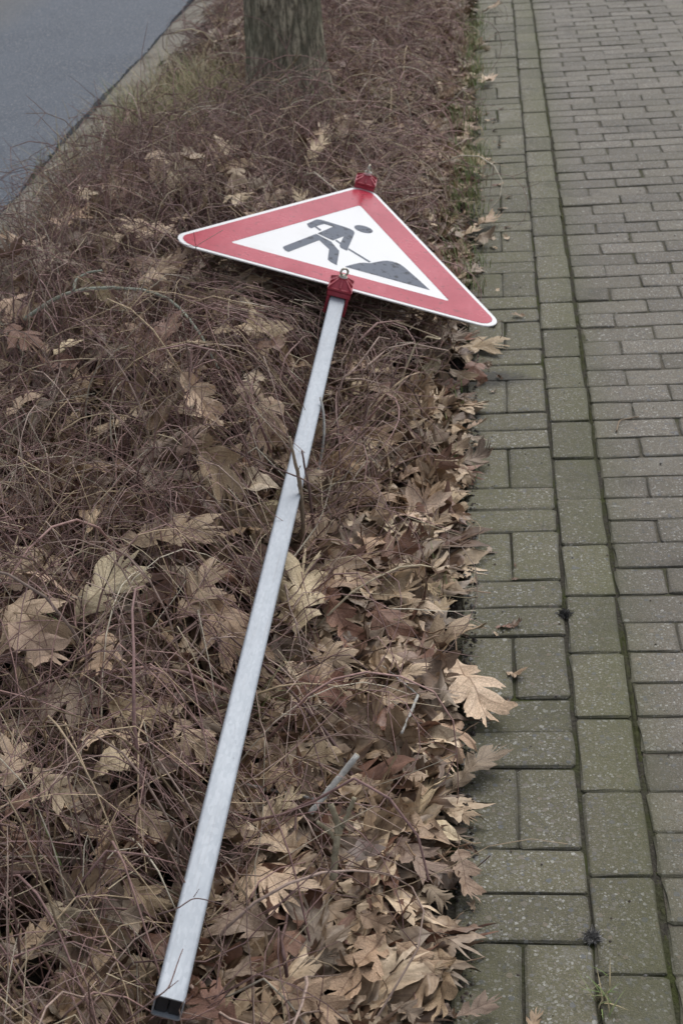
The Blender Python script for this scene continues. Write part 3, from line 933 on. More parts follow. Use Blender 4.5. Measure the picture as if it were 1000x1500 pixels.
# leaves one can point at in the photograph: stalk end, tip (picture), tone, form
HAND = [
 (664, 955, 716, 1056, 0, 0, 'large pale mottled oak leaf lying flat across the paving edge with a dark midrib'),
 (662, 1035, 648, 1104, 1, 1), (652, 1148, 728, 1098, 2, 0, 'grey-brown oak leaf with a forked tip poking out over the paving below the mottled leaf'), (668, 1235, 692, 1318, 2, 1), (640, 1375, 652, 1496, 1, 0), (662, 1495, 728, 1462, 2, 0),
 (578, 1106, 622, 1168, 0, 2), (384, 1442, 506, 1482, 1, 0, 'big tan star-shaped oak leaf at the bottom right of the pole end'), (356, 1505, 262, 1452, 4, 1, 'broad reddish brown oak leaf leaning against the open pole end'), (404, 1112, 522, 1096, 1, 2),
 (553, 992, 628, 985, 0, 1), (468, 812, 534, 852, 0, 0), (428, 918, 452, 838, 0, 3), (428, 965, 522, 972, 1, 1), (528, 880, 592, 932, 4, 0), (472, 868, 522, 932, 4, 1), (408, 1010, 524, 1012, 4, 1),
 (248, 895, 332, 842, 0, 1, 'large pale cupped oak leaf standing up just left of the pole'), (298, 868, 352, 948, 1, 1), (96, 894, 194, 832, 0, 3, 'long pale rolled oak leaf lying slantwise over the twigs at the left'), (0, 868, 78, 922, 0, 1), (8, 918, 92, 964, 1, 0), (48, 1128, 102, 1172, 0, 0, 'small pale flat oak leaf alone among twigs at the left edge'), (4, 1152, 26, 1092, 0, 3), (-2, 1192, 52, 1163, 4, 0),
 (118, 1132, 206, 1098, 0, 2), (148, 1028, 232, 1052, 1, 0), (253, 1058, 306, 1102, 0, 1), (188, 1178, 242, 1222, 1, 0), (172, 1203, 144, 1258, 1, 3), (266, 638, 342, 712, 1, 1, 'wide tan oak leaf left of the middle of the pole'), (253, 662, 302, 633, 3, 1),
 (402, 586, 384, 642, 1, 0), (260, 553, 316, 606, 0, 3), (4, 606, 58, 578, 0, 1), (8, 478, 46, 502, 4, 1), (74, 516, 112, 498, 0, 0), (320, 232, 342, 208, 0, 0), (446, 226, 480, 213, 0, 0), (368, 302, 417, 288, 1, 0), (558, 290, 588, 296, 1, 0),
 (688, 332, 730, 317, 1, 0), (688, 340, 722, 354, 2, 0), (703, 124, 718, 112, 0, 0), (702, 14, 735, 9, 1, 0), (676, 160, 690, 172, 3, 1), (178, 790, 312, 778, 1, 1), (125, 775, 150, 755, 0, 3), (300, 490, 345, 480, 1, 0), (198, 412, 252, 394, 0, 3), (240, 385, 285, 372, 1, 0), (683, 627, 708, 618, 1, 1), (680, 636, 706, 646, 2, 0),
 (608, 772, 664, 758, 1, 0), (600, 810, 650, 792, 1, 1), (158, 925, 140, 985, 1, 3), (562, 1222, 634, 1284, 2, 0), (572, 1376, 648, 1424, 1, 3), (588, 1432, 652, 1426, 1, 0), (566, 1462, 620, 1498, 2, 0), (650, 1250, 668, 1290, 3, 1), (618, 1290, 655, 1325, 2, 3), (388, 1195, 440, 1162, 0, 0), (372, 1120, 420, 1150, 1, 1), (525, 1140, 570, 1170, 1, 0), (520, 1335, 580, 1365, 1, 0), (320, 1430, 370, 1420, 2, 0), (440, 1420, 490, 1400, 2, 1),
 (60, 1320, 110, 1352, 2, 0), (130, 1390, 165, 1420, 1, 2), (100, 1440, 160, 1470, 3, 1), (25, 1390, 70, 1360, 1, 0), (180, 1290, 230, 1330, 1, 1), (150, 1335, 215, 1350, 2, 0), (645, 1180, 690, 1200, 1, 1), (560, 1040, 610, 1060, 1, 1), (600, 1030, 645, 1010, 2, 0), (625, 905, 660, 880, 1, 0), (610, 850, 645, 865, 1, 2), (580, 700, 615, 690, 1, 1), (640, 505, 700, 515, 0, 2), (655, 540, 695, 560, 1, 0), (648, 640, 680, 625, 1, 2), (655, 690, 690, 700, 1, 1)]
for h in HAND:
    x0, y0, x1, y1, tn, fm = h[:6]
    cx, cy = (x0 + x1) / 2, (y0 + y1) / 2
    z = .1
    for _ in range(6):
        p = at(cx, cy, z); z = float(.5 * z + .5 * (surf(p[0], p[1]) + .03 * (p[0] < -.3) + .012))
    p = at(cx, cy, z)
    z = min(z, float(cap_height(p, .02)))
    p = at(cx, cy, z)
    a, b = at(x0, y0, z), at(x1, y1, z)
    d = b - a; ln = math.hypot(d[0], d[1])
    L = min(max(ln * .95, .06), .22 if len(h) > 6 and 'mottled' in h[6] and 'large' in h[6] else .185)
    if p[0] > -.1: z_ = max(p[2], .012)
    else: z_ = p[2]
    put_leaf((p[0], p[1], z_), L, math.atan2(d[1], d[0]) - math.pi / 2, TN[tn], FORMS[fm], (rng.normal(.32, .15) * (p[0] < -.08), rng.normal(0, .15) - .08), special=h[6] if len(h) > 6 else None)
HX = np.array([l[1] for l in LEAVES])
# places kept free of loose leaves: round the open pole end and the sticks that stand out of the litter
EXC = [(at(248, 1480, .16), .075), (at(262, 1452, .18), .05)] + [(at(a_, b_, .11), .05) for a_, b_ in ((470, 1172), (490, 1145), (512, 1118), (494, 1215), (496, 1250), (497, 1190))]
def free(x, y): return all(math.hypot(x - e[0][0], y - e[0][1]) > e[1] for e in EXC)

# one small brown leaf lies out on the stones
p = at(760, 463, .006)
put_leaf((p[0], p[1], .008), .045, 1.2, 'mid tan', 'flat', special='tiny brown leaf alone on the paving right of the sign tip')

count = 0
while len(LEAVES) < 296:
    zone = rng.random()
    if zone < .32:                                 # windrow along the near stones
        x = -abs(rng.normal(0, .16)) - .02 + (.05 if rng.random() < .15 else 0); y = rng.uniform(-.55, 1.9); frac = 1.0
    elif zone < .44:
        x = -abs(rng.normal(0, .09)) - .01 + (.05 if rng.random() < .2 else 0); y = rng.uniform(1.9, 7.2); frac = 1.0
    elif zone < .76:
        x = rng.uniform(-1.3, -.15); y = rng.uniform(-.6, 3.2); frac = rng.uniform(.8, 1.08)
    else:
        x = rng.uniform(-1.45, -.1); y = rng.uniform(3.2, 7.8); frac = rng.uniform(.9, 1.1)
    if math.hypot(x - TREE[0], y - TREE[1]) < .3: continue
    z = float(surf(x, y)) * frac
    q, zz = proj([x, y, z])
    if not (10 < q[0] < 990 and 5 < q[1] < 1495): continue
    if count < 3000 and np.min(np.hypot(HX[:, 0] - x, HX[:, 1] - y)) < .05: count += 1; continue
    if not free(x, y): continue
    X = np.array([x, y, z]); z = min(z, float(cap_height(X, .04)))
    tone = TN[rng.choice(5, p=[.31, .30, .15, .12, .12])]
    form = FORMS[rng.choice(4, p=[.34, .36, .18, .12])]
    put_leaf((x, y, z), rng.uniform(.12, .19) * (.85 if y > 3 else 1), rng.uniform(0, 6.28), tone, form, (rng.normal(.12, .3) * (1 if x < -.25 else .5), (rng.normal(0, .3) - .1) * (1 if x < -.25 else .6)))

# older leaves below, past counting
protos = [(*leaf_flat(900 + s, 40, 2),) for s in range(10)]
VV, QQ, CC, NN, off = [], [], [], [], 0
allp = np.array([TONES[t_] for t_ in TN])
for q in range(3900):
    g = rng
    if q < 900: x = -abs(g.normal(0, .12)) - .035; y = g.uniform(-.7, 8.5)
    elif q < 1500: x = -g.uniform(0, .5) - .035; y = g.uniform(-.7, 1.9)
    elif q < 1580: x = g.uniform(-.02, .13); y = g.uniform(-.4, 5)
    else: x = g.uniform(-1.45, -.05); y = g.uniform(-.7, 8.5) if g.random() < .55 else g.uniform(-.7, 2.6)
    if math.hypot(x - TREE[0], y - TREE[1]) < .24: continue
    v, f, vn = protos[g.integers(10)]
    v = leaf_bend(v, vn, FORMS[g.choice(4, p=[.3, .36, .2, .14])], g) * (g.uniform(.015, .045) if 1500 <= q < 1580 else g.uniform(.11, .19) if g.random() < .82 else g.uniform(.03, .07))
    fl_ = .2 if x > -.3 else .35
    e = Matrix.Rotation(g.normal(0, fl_), 3, 'X') @ Matrix.Rotation(g.normal(0, fl_), 3, 'Y') @ Matrix.Rotation(g.uniform(0, 6.28), 3, 'Z')
    lo, hi = float(bed_top(x, y)) + .004, float(surf(x, y)) * (1.1 if y > 3 else .9)
    z = lo + (hi - lo) * g.random() ** (.8 if x > -.42 - .2 * (y < 1) else 2.0) if hi > lo else lo
    v = v @ np.array(e).T
    if not free(x, y): z = lo + .02
    if x > -.02: z = .004
    X = np.array([x, y, z]); z = min(z, float(cap_height(X, .06)))
    v = v + np.array([x, y, z])
    v[:, 2] -= float(np.clip((v[:, 2] - cap_height(v) - .02).max(), 0, .3))
    v[:, 2] = np.where(v[:, 0] > -.03, np.clip(v[:, 2], .002, .03 + (-.0 - v[:, 0]).clip(0, 1) * .5), v[:, 2])
    VV.append(v); QQ.append(f + off); NN.append(vn); off += len(v)
    c = allp[g.choice(5, p=[.16, .28, .20, .22, .14])] * g.uniform(.7, 1.1)
    CC.append(np.tile([*c, 1], (len(v), 1)))
tag(link('leaf_litter', np_mesh('leaf_litter', np.concatenate(VV), [np.concatenate(QQ)], attrs={'leafcol': np.concatenate(CC), 'vein': np.concatenate(NN)}), MAT['leaf_stuff']), kind='stuff')

# ------------------------------------------------------------------ the low bare shrubs
PALT = np.array([(.275, .170, .150), (.215, .130, .120), (.330, .242, .200), (.370, .280, .180), (.165, .102, .085), (.44, .365, .25), (.46, .41, .32)])


def clampz(Pn):
    flat = Pn.reshape(-1, 3)
    c = cap_height(flat) - np.repeat(rng.random(Pn.shape[0]) ** 1.5 * .10, Pn.shape[1])
    b = bed_top(flat[:, 0], flat[:, 1]) + .002
    flat[:, 2] = np.maximum(np.minimum(flat[:, 2], c), np.minimum(b, c))
    return flat.reshape(Pn.shape)


def stems(N, K, step, y0, y1, xr=(-1.36, -.06), wander=.045, hmul=1.0):
    x = rng.uniform(xr[0], xr[1], N); y = rng.uniform(y0, y1, N)
    keep = np.hypot(x - TREE[0], y - TREE[1]) > .3
    # fewer stems in the windrow of leaves next to the stones
    keep &= rng.random(N) < np.clip((-x - .02) / (.22 + .38 * np.clip((1.7 - y) / .8, 0, 1)), .10, 1) ** 1.3
    keep &= rng.random(N) > .75 * np.exp(-(((x + 1.26) / .25) ** 2 + ((y - 4.75) / .6) ** 2))
    x, y = x[keep], y[keep]; N = len(x)
    pos = np.stack([x, y, bed_top(x, y)], 1)
    az = rng.uniform(0, 2 * math.pi, N); el = rng.uniform(R(25), R(85), N)
    d = np.stack([np.cos(az) * np.cos(el), np.sin(az) * np.cos(el), np.sin(el)], 1)
    st = step * rng.uniform(.7, 1.3, (N, 1))
    top = rng.uniform(.55, 1.12, N) * hmul
    out = [pos.copy()]
    for s in range(K - 1):
        H = shrub_top(pos[:, 0], pos[:, 1]) * top
        d = d + rng.normal(0, wander, (N, 3))
        d[:, 2] += np.clip((H - pos[:, 2]) * 2.6, -.34, .22) - d[:, 2] * .20
        d[:, 0] -= .22 * (pos[:, 0] > -.20) + .2 * (pos[:, 0] > -.07)
        d[:, 0] += .8 * (pos[:, 0] < -1.43)
        d /= np.linalg.norm(d, axis=1, keepdims=True)
        pos = pos + d * st
        pos[:, 2] = np.maximum(pos[:, 2], bed_top(pos[:, 0], pos[:, 1]))
        out.append(pos.copy())
    return np.stack(out, 1)


def side_twigs(Pm, per, K, lmin, lmax):
    N, KK, _ = Pm.shape
    out = []
    for q in range(per):
        i = rng.integers(2, KK - 1, N)
        base = Pm[np.arange(N), i]; t = Pm[np.arange(N), i + 1 - (i == KK - 1)] - base
        t /= np.linalg.norm(t, axis=1, keepdims=True) + 1e-9
        r = rng.normal(0, 1, (N, 3)); r[:, 2] += .35
        r -= t * (r * t).sum(1, keepdims=True); r /= np.linalg.norm(r, axis=1, keepdims=True)
        a = rng.uniform(R(28), R(75), (N, 1))
        d = t * np.cos(a) + r * np.sin(a)
        L = rng.uniform(lmin, lmax, (N, 1))
        pts = [base]
        p = base
        for s in range(K - 1):
            d = d + rng.normal(0, .055, (N, 3)); d[:, 2] += .02
            d /= np.linalg.norm(d, axis=1, keepdims=True)
            p = p + d * L / (K - 1); pts.append(p)
        out.append(np.stack(pts, 1))
    return np.concatenate(out)


Vs, Qs, Cs, off = [], [], [], 0
def add_tubes(Pn, r0, r1, sides=3, pal=(.3, .24, .16, .12, .10, .05, .03)):
    global off
    Pn = clampz(Pn.copy())
    N, K, _ = Pn.shape
    rad = np.linspace(1, 0, K)[None] * (r0 - r1)[:, None] + r1[:, None]
    c = PALT[rng.choice(len(PALT), N, p=np.array(pal) / sum(pal))] * rng.uniform(.62, 1.38, (N, 1))
    c = np.c_[c, np.ones(N)]
    v, q, cc = tubes(Pn, rad, sides, c)
    Vs.append(v); Qs.append(q + off); Cs.append(cc); off += len(v)


for (N, y0, y1, sc) in ((1500, -.9, 1.2, 1.02), (1600, 1.2, 3.6, 1.08), (2150, 3.6, 8.8, 1.2)):
    m = stems(N, 12, .048 * sc, y0, y1)
    n_ = len(m)
    add_tubes(m, (.0011 + .0026 * rng.random(n_) ** 2.2) * sc, rng.uniform(.0007, .0010, n_) * sc)
    per = 5 if y0 < 3 else 4
    sdt = side_twigs(m, per, 5, .05, .17)
    add_tubes(sdt, rng.uniform(.0008, .0013, len(sdt)) * sc, rng.uniform(.0004, .0006, len(sdt)) * sc)
    if y0 < 3:
        s2 = side_twigs(sdt[rng.random(len(sdt)) < .35], 1, 4, .02, .07)
        add_tubes(s2, rng.uniform(.0006, .0009, len(s2)), rng.uniform(.00035, .0005, len(s2)))
# thicker old canes, fewer
m = stems(150, 10, .06, -.9, 6.5, wander=.05, hmul=.9)
add_tubes(m, rng.uniform(.0028, .0045, len(m)), rng.uniform(.0014, .002, len(m)), 5)
# pale dead grass stalks
m = stems(520, 8, .05, -.9, 8, wander=.10, hmul=1.15)
add_tubes(m, rng.uniform(.0009, .0016, len(m)), rng.uniform(.0004, .0008, len(m)), 3, (0.02, 0, .05, .2, 0, .5, .4))
tag(link('bare_shrub_twigs', np_mesh('bare_shrub_twigs', np.concatenate(Vs), [np.concatenate(Qs)], attrs={'twigcol': np.concatenate(Cs)}), MAT['twig']), kind='stuff')

# ------------------------------------------------------------------ sticks one can point at
def stick(name, label, pts, r0, r1, mat, cat='stick', forks=(), cut=None, group=None, sides=8):
    """pts: world points; forks: (point list, r0, r1)"""
    base = np.array(pts[0], float)
    root = empty(name, tuple(base))
    tag(root, label, cat, group)
    def smooth(pl, n=18):
        pl = np.array(pl, float); t = np.linspace(0, 1, len(pl)); u = np.linspace(0, 1, n)
        o = np.stack([np.interp(u, t, pl[:, i]) for i in range(3)], 1)
        for _ in range(2): o[1:-1] = (o[:-2] + 2 * o[1:-1] + o[2:]) / 4
        o[1:-1] += rng.normal(0, r0 * .10, o[1:-1].shape)
        return o
    def one(nm, pl, a, b, parent, endcap):
        s = smooth(pl) - base
        rr = np.linspace(a, b, len(s)) * (1 + rng.normal(0, .05, len(s)))
        v, q, _ = tubes(s[None], rr[None], sides)
        caps = [np.arange(sides)[None][:, ::-1], (len(v) - sides + np.arange(sides))[None]]
        o = link(nm, np_mesh(nm, v, [q] + caps), mat, parent)
        if endcap is not None:
            d = s[-1] - s[-2]; d /= np.linalg.norm(d)
            v2, q2, _ = tubes(np.stack([s[-1] - d * .0008, s[-1] + d * .0012])[None], np.array([[b * 1.02, b * .8]]), sides)
            link('cut_face', np_mesh('cut_face', v2, [q2, (sides + np.arange(sides))[None]]), endcap, o)
        return o
    st = one('stem', pts, r0, r1, root, cut)
    for f in forks:
        one('side_branch', f[0], f[1], f[2], root, None)
    return root


def A(px, py, z): return at(px, py, z)
stick('cut_stick', 'pale grey cut stick leaning up out of the leaves right of the pole', [A(454, 1192, 0.120), A(478, 1162, 0.135), A(500, 1135, 0.153), A(523, 1106, 0.173)], .0050, .0052, MAT['stick_grey'], cut=MAT['cutwood'])
stick('forked_stump', 'short olive forked stump with three prongs behind the leaves at lower centre', [A(487, 1290, 0.095), A(492, 1240, 0.135), A(496, 1208, 0.160), A(484, 1178, 0.195)], .0060, .0048, MAT['stick_olive'], 'stump',
      forks=[([A(497, 1222, 0.150), A(508, 1196, 0.175), A(519, 1168, 0.205)], .0042, .0034), ([A(492, 1230, 0.143), A(478, 1214, 0.160), A(465, 1204, 0.178)], .0038, .003)])
stick('lichen_branch', 'pale lichen-covered branch arching above the twigs at the left', [A(36, 468, 0.320), A(70, 443, 0.360), A(105, 426, 0.385), A(150, 420, 0.390), A(200, 423, 0.380), A(250, 433, 0.360), A(290, 480, 0.310), A(320, 540, 0.250)], .0058, .0028, MAT['stick_lichen'], 'branch',
      forks=[([A(108, 426, 0.385), A(112, 408, 0.405), A(130, 399, 0.415), A(150, 396, 0.420)], .004, .0024)])
stick('upright_twig', 'brown cut twig with side buds rising in front of the middle of the pole', [A(444, 800, .10), A(443, 740, .20), A(438, 700, .26), A(431, 672, .30), A(424, 640, .34)], .0048, .0030, MAT['stick_brown'],
      forks=[([A(436, 690, .275), A(440, 682, .288)], .0016, .0008), ([A(441, 722, .23), A(435, 710, .248)], .0013, .0007)], cut=MAT['cutwood'])
stick('upright_twig', 'purplish twig beside the brown cut twig at the pole middle', [A(460, 780, .10), A(452, 710, .21), A(446, 684, .255), A(442, 660, .29)], .0034, .0019, MAT['stick_purple'],
      forks=[([A(448, 688, .248), A(454, 676, .268)], .0016, .0010)])
stick('white_twig', 'whitish bare twig curving upright just right of the upper pole', [A(462, 705, .10), A(472, 660, .16), A(475, 630, .20), A(474, 605, .23), A(469, 582, .255)], .0034, .0026, MAT['stick_grey'])
stick('bare_cane', 'straight purple-brown cane standing among twigs near the lower left edge', [A(66, 1352, .06), A(63, 1290, .12), A(60, 1240, .165), A(57, 1206, .195)], .0036, .0026, MAT['stick_purple'], cut=MAT['cutwood'])
stick('bare_cane', 'thin purple cane slanting across twigs below the rolled leaf at far left', [A(-5, 925, .16), A(40, 985, .16), A(95, 1050, .155), A(150, 1120, .14)], .0030, .0016, MAT['stick_purple'])
stick('bare_cane', 'stout purple stem rising in the twigs left of the pole and cupped leaf', [A(228, 980, .07), A(234, 930, .12), A(240, 900, .15)], .0048, .004, MAT['stick_purple'], cut=MAT['cutwood'])
stick('crossing_twig', 'thin reddish twig lying across the pole near its open end', [A(180, 1500, .19), A(228, 1462, .215), A(248, 1448, .222), A(262, 1405, .225), A(268, 1390, .222)], .0014, .0007, MAT['stick_purple'], 'twig', forks=[([A(247, 1448, .221), A(262, 1436, .224)], .0009, .0005)], sides=5)
stick('crossing_twig', 'thin reddish twig crossing the pole about a fifth of the way up', [A(230, 1340, .215), A(262, 1330, .23), A(285, 1314, .236), A(330, 1325, .232)], .0013, .0006, MAT['stick_purple'], 'twig', forks=[([A(284, 1314, .236), A(292, 1302, .245)], .0008, .0004)], sides=5)
stick('crossing_twig', 'dark purple twig slanting over the middle of the pole', [A(330, 655, .27), A(415, 690, .285), A(445, 702, .285), A(485, 730, .25)], .0021, .0014, MAT['stick_purple'], 'twig', sides=5)
stick('dry_stalk', 'pale upright straw stalk against the lower left edge of the sign', [A(447, 470, .18), A(450, 430, .24), A(451, 400, .29)], .0018, .0013, MAT['stick_olive'], 'stalk', sides=5)
stick('forked_branch', 'olive forked stem leaning on the base of the tree trunk', [A(330, 175, .22), A(395, 128, .30), A(430, 92, .42), A(440, 80, .47)], .006, .003, MAT['stick_olive'], 'branch', forks=[([A(430, 92, .42), A(436, 72, .5)], .003, .0015), ([A(408, 118, .33), A(455, 95, .44), A(470, 80, .5)], .003, .0012)])
stick('broken_twig', 'small bent twig lying on the grey paving stones', [A(902, 632, .005), A(906, 616, .006), A(920, 613, .006), A(935, 610, .005)], .0022, .0014, MAT['stick_brown'], 'twig', sides=6)
stick('grey_twig', 'thin grey twig lying in leaves left of the pale cut stick', [A(362, 1150, .075), A(400, 1158, .09), A(462, 1170, .095)], .0034, .0022, MAT['stick_grey'], 'twig')
stick('grey_twig', 'grey twig sticking up beside the big mottled leaf at the paving edge', [A(612, 1018, .06), A(602, 1042, .075), A(588, 1074, .095)], .0028, .0022, MAT['stick_grey'], 'twig', forks=[([A(612, 1018, .06), A(560, 975, .07)], .002, .001)])
stick('dark_twig', 'dark twig lying from the soil edge onto the paving at mid height', [A(640, 765, .03), A(665, 780, .02), A(690, 789, .008)], .003, .002, MAT['stick_brown'], 'twig')

# ------------------------------------------------------------------ grass
def blades(spec, name, label=None, cat=None, kind=None, loc=None):
    Pn, W, C = [], [], []
    for (x, y, z, h, az, lean, w, c) in spec:
        t = np.linspace(0, 1, 5)
        d = np.array([math.cos(az), math.sin(az)])
        pts = np.stack([x + d[0] * lean * t ** 1.7, y + d[1] * lean * t ** 1.7, z + h * t * (1 - .25 * t)], 1)
        Pn.append(pts); W.append(w * np.array([1, .95, .8, .5, .08])); C.append((*c, 1))
    Pn, W, C = np.array(Pn), np.array(W), np.array(C)
    base = np.array(loc if loc is not None else (0, 0, 0.))
    sidev = np.stack([-np.sin([s[4] for s in spec]), np.cos([s[4] for s in spec]), np.zeros(len(spec))], 1)[:, None]
    Lf, Rg = Pn - sidev * W[:, :, None], Pn + sidev * W[:, :, None]
    md = Pn + np.array([0, 0, -1.]) * W[:, :, None] * .5
    V = np.stack([Lf, md, Rg], 2)
    N = len(spec); i = np.arange(N * 15).reshape(N, 5, 3)
    Q = np.concatenate([np.stack([i[:, :-1, a], i[:, :-1, a + 1], i[:, 1:, a + 1], i[:, 1:, a]], -1).reshape(-1, 4) for a in (0, 1)])
    o = link(name, np_mesh(name, V.reshape(-1, 3) - base, [Q], attrs={'twigcol': np.repeat(C, 15, 0)}), MAT['grass'], None, tuple(base))
    tag(o, label, cat, None, kind)
    return o


GREEN = [(.14, .21, .06), (.18, .24, .08), (.23, .265, .115)]
STRAW = [(.44, .36, .21), (.36, .30, .18), (.28, .25, .15)]
spec = []
def tuft(cx, cy, n, sp, hmin, hmax, dry, zoff=0):
    for _ in range(n):
        x, y = cx + rng.normal(0, sp), cy + rng.normal(0, sp)
        c = (STRAW if rng.random() < dry else GREEN)[rng.integers(3)]
        h = rng.uniform(hmin, hmax)
        spec.append((x, y, float(bed_top(min(x, 0), y)) + zoff, h, rng.uniform(0, 6.28), h * rng.uniform(.2, .9), rng.uniform(.0008, .0018), tuple(np.array(c) * rng.uniform(.8, 1.2))))
for _ in range(110):                                     # the green fringe by the far stones
    tuft(-abs(rng.normal(.0, .045)) + .02, 2.8 + 3.9 * rng.random() ** .9 + .5 * math.sin(_ * 1.7), 13, .03, .03, .085, .25, .05)
for _ in range(14): tuft(-.03 + rng.normal(0, .02), rng.uniform(.9, 2.0), 4, .012, .02, .06, .3, .02)
for _ in range(190): tuft(-1.24 + rng.normal(0, .17), 4.6 + rng.normal(0, .45), 13, .04, .13, .28, .84, .05)
for _ in range(40): tuft(-.8 + rng.normal(0, .28), 4.5 + rng.normal(0, .12), 7, .03, .1, .24, .75, .05)
for _ in range(70): tuft(-1.55 + rng.normal(0, .08), rng.uniform(2.5, 6.5), 8, .03, .03, .09, .88, .01)
for _ in range(22): tuft(rng.uniform(-1.2, -.45), rng.uniform(-.5, 1.3), 3, .02, .08, .22, .55, .03)
p = at(384, 1080, .05)
for _ in range(6): tuft(p[0], p[1], 2, .012, .08, .16, .1, .04)
blades(spec, 'edge_grass', kind='stuff')
spec = []
p = at(884, 1468, 0)
for _ in range(34):
    dry = rng.random() < .55
    c = (STRAW if dry else GREEN)[rng.integers(3)]
    h = rng.uniform(.012, .045)
    spec.append((p[0] + rng.normal(0, .008), p[1] + rng.normal(0, .018), -.004, h, rng.uniform(0, 6.28), h * rng.uniform(.5, 1.5), rng.uniform(.0007, .0014), tuple(np.array(c) * rng.uniform(.8, 1.2))))
blades(spec, 'grass_tuft', 'small half-dry grass tuft growing from the paving joint at lower right', 'grass tuft', loc=(p[0], p[1], 0))

# crumbs of bark, grit and dead needle between stones and bed
N = 3400
x = np.where(np.arange(N) < 2900, -np.abs(rng.normal(0, .05, N)) + .03, rng.uniform(0, .9, N) ** 1.5); y = rng.uniform(-.6, 5, N)
sz = rng.uniform(.0015, .006, N) * np.where(np.arange(N) < 2900, 1, .55)
oct_ = np.array([(1, 0, 0), (0, 1, 0), (-1, 0, 0), (0, -1, 0), (0, 0, .7), (0, 0, -.7)], float)
ft = np.array([(0, 1, 4), (1, 2, 4), (2, 3, 4), (3, 0, 4), (1, 0, 5), (2, 1, 5), (3, 2, 5), (0, 3, 5)])
V = oct_[None] * sz[:, None, None] * rng.uniform(.5, 1.4, (N, 6, 1)) + np.stack([x, y, np.maximum(bed_top(np.minimum(x, 0), y), np.where(x > .0, .0, -.02)) + .002], 1)[:, None]
F = (ft[None] + (np.arange(N) * 6)[:, None, None]).reshape(-1, 3)
CR = np.array([(.03, .024, .02), (.06, .045, .035), (.12, .09, .065), (.17, .16, .15)])[rng.choice(4, N, p=[.45, .3, .17, .08])]
tag(link('soil_crumbs', np_mesh('soil_crumbs', V.reshape(-1, 3), [F], smooth=False, attrs={'twigcol': np.repeat(np.c_[CR, np.ones(N)], 6, 0)}), MAT['grass']), kind='stuff')

# dark clump of dead moss caught in the joint
def clump(px, py, r, label, c0, c1, name):
    p = at(px, py, 0); nn_ = 260
    d = rng.normal(0, 1, (nn_, 3)); d[:, 2] = np.abs(d[:, 2]) * .7; d /= np.linalg.norm(d, axis=1, keepdims=True)
    L = r * rng.uniform(.5, 1.2, (nn_, 1))
    b = rng.normal(0, r * .35, (nn_, 3)); b[:, 2] = 0
    Pn = np.stack([b, b + d * L * .5 + rng.normal(0, r * .1, (nn_, 3)), b + d * L + rng.normal(0, r * .2, (nn_, 3))], 1)
    Pn[:, :, 2] = np.maximum(Pn[:, :, 2], -.003)
    cc = np.array(c0) + (np.array(c1) - np.array(c0)) * rng.random((nn_, 1))
    v, q, cl = tubes(Pn, np.tile([.0009, .0008, .0004], (nn_, 1)), 3, np.c_[cc, np.ones(nn_)])
    o = link(name, np_mesh(name, v, [q], attrs={'twigcol': cl}), MAT['grass'], None, (p[0], p[1], 0))
    tag(o, label, 'moss')
clump(826, 901, .012, 'dark furry moss clump at a paving joint beside the squarish stones', (.02, .018, .018), (.09, .085, .08), 'moss_clump')
clump(868, 1374, .012, 'pale grey fluffy moss clump at the paving joint above the grass tuft', (.08, .075, .07), (.30, .29, .28), 'moss_clump')
# seedling with reddish leaflets
p = at(536, 1262, .09)
sroot = tag(empty('seedling', tuple(p)), 'small seedling with dull green red-edged leaflets right of the forked stump', 'seedling')
k = Nd('seedling_leaf'); nz_ = k.noise(k.objco(), 60, 3)
sm = k.done(k.mix(nz_, (.10, .105, .07), (.17, .09, .085)), .5, None, .4)
for a_, ln in ((.4, .032), (1.6, .030), (-1.3, .034), (2.6, .026)):
    t = np.linspace(0, 1, 7); w = .38 * np.sin(np.pi * t ** .8) + .01
    V = np.concatenate([np.stack([s_ * w, t, .18 * t * (1 - t) * 2 + .12 * abs(s_) * w], 1) for s_ in (-1, 0, 1)]) * ln
    Q = np.concatenate([np.stack([np.arange(6) + 7 * a, np.arange(6) + 7 * (a + 1), np.arange(1, 7) + 7 * (a + 1), np.arange(1, 7) + 7 * a], 1) for a in (0, 1)])
    o = link('leaflet', np_mesh('leaflet', V, [Q]), sm, sroot); o.rotation_euler = (.25, 0, a_); o.location = (0, 0, .012)
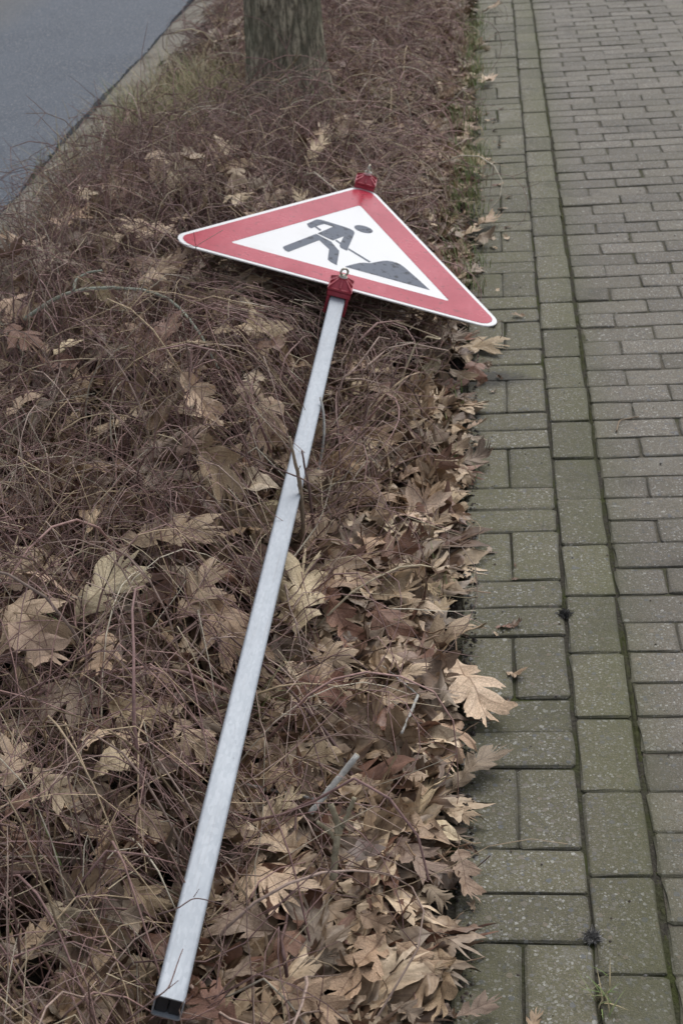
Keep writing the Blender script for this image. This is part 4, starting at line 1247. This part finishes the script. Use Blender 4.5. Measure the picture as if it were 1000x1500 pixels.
v, q, _ = tubes(np.array([[(0, 0, -.05), (.003, 0, -.02), (0, 0, .013)]]), np.array([[.0014, .0012, .0009]]), 5)
link('stem', np_mesh('stem', v, [q]), MAT['stick_purple'], sroot)

# ------------------------------------------------------------------ labels of the leaves: each by tone, form and its nearest landmark
MARKS = [("the pole's open end", A(248, 1467, .18)), ('the lower third of the pole', A(320, 1140, .2)), ('the middle of the pole', A(400, 830, .22)), ('the upper third of the pole', A(452, 580, .25)),
         ("the sign's left tip", A(268, 348, .4)), ("the sign's right tip", A(725, 473, .13)), ("the sign's top clamp", A(532, 270, .3)), ("the sign's lower clamp", A(497, 420, .28)),
         ('the cut grey stick', A(490, 1145, .1)), ('the forked olive stump', A(495, 1210, .1)), ('the arching lichen branch', A(150, 420, .34)), ('the standing purple cane', A(62, 1270, .13)), ('the tree trunk', A(415, 120, .1)),
         ('the mottled leaf on the paving', A(692, 1010, .02)), ('the grass tuft in the paving', A(884, 1468, 0)), ('the dark moss clump', A(826, 901, 0)), ('the road edge', A(100, 230, 0)), ('the long rolled leaf', A(145, 865, .2)), ('the bent twig on the paving', A(920, 615, 0))]
MP = np.array([proj(m[1])[0] for m in MARKS])
ORD = ['', 'second', 'third', 'fourth', 'fifth', 'sixth', 'seventh', 'eighth', 'ninth', 'tenth', 'eleventh', 'twelfth', 'thirteenth', 'fourteenth', 'fifteenth', 'sixteenth', 'seventeenth', 'eighteenth', 'nineteenth', 'twentieth']
buckets = {}
for o, pos, tone, form, special in LEAVES:
    tag(o, None, 'leaf', 'fallen oak leaves')
    if special:
        o['label'] = special; continue
    q = proj(pos)[0]
    d = np.hypot(*(MP - q).T)
    m = int(np.argmin(d))
    buckets.setdefault((tone, form, m), []).append((d[m], o))
for (tone, form, m), L in buckets.items():
    L.sort(key=lambda a: a[0])
    for r_, (_, o) in enumerate(L):
        o['label'] = f"{tone} {form} oak leaf {(ORD[min(r_, 19)] + ' ') if r_ else ''}nearest to {MARKS[m][0]}"
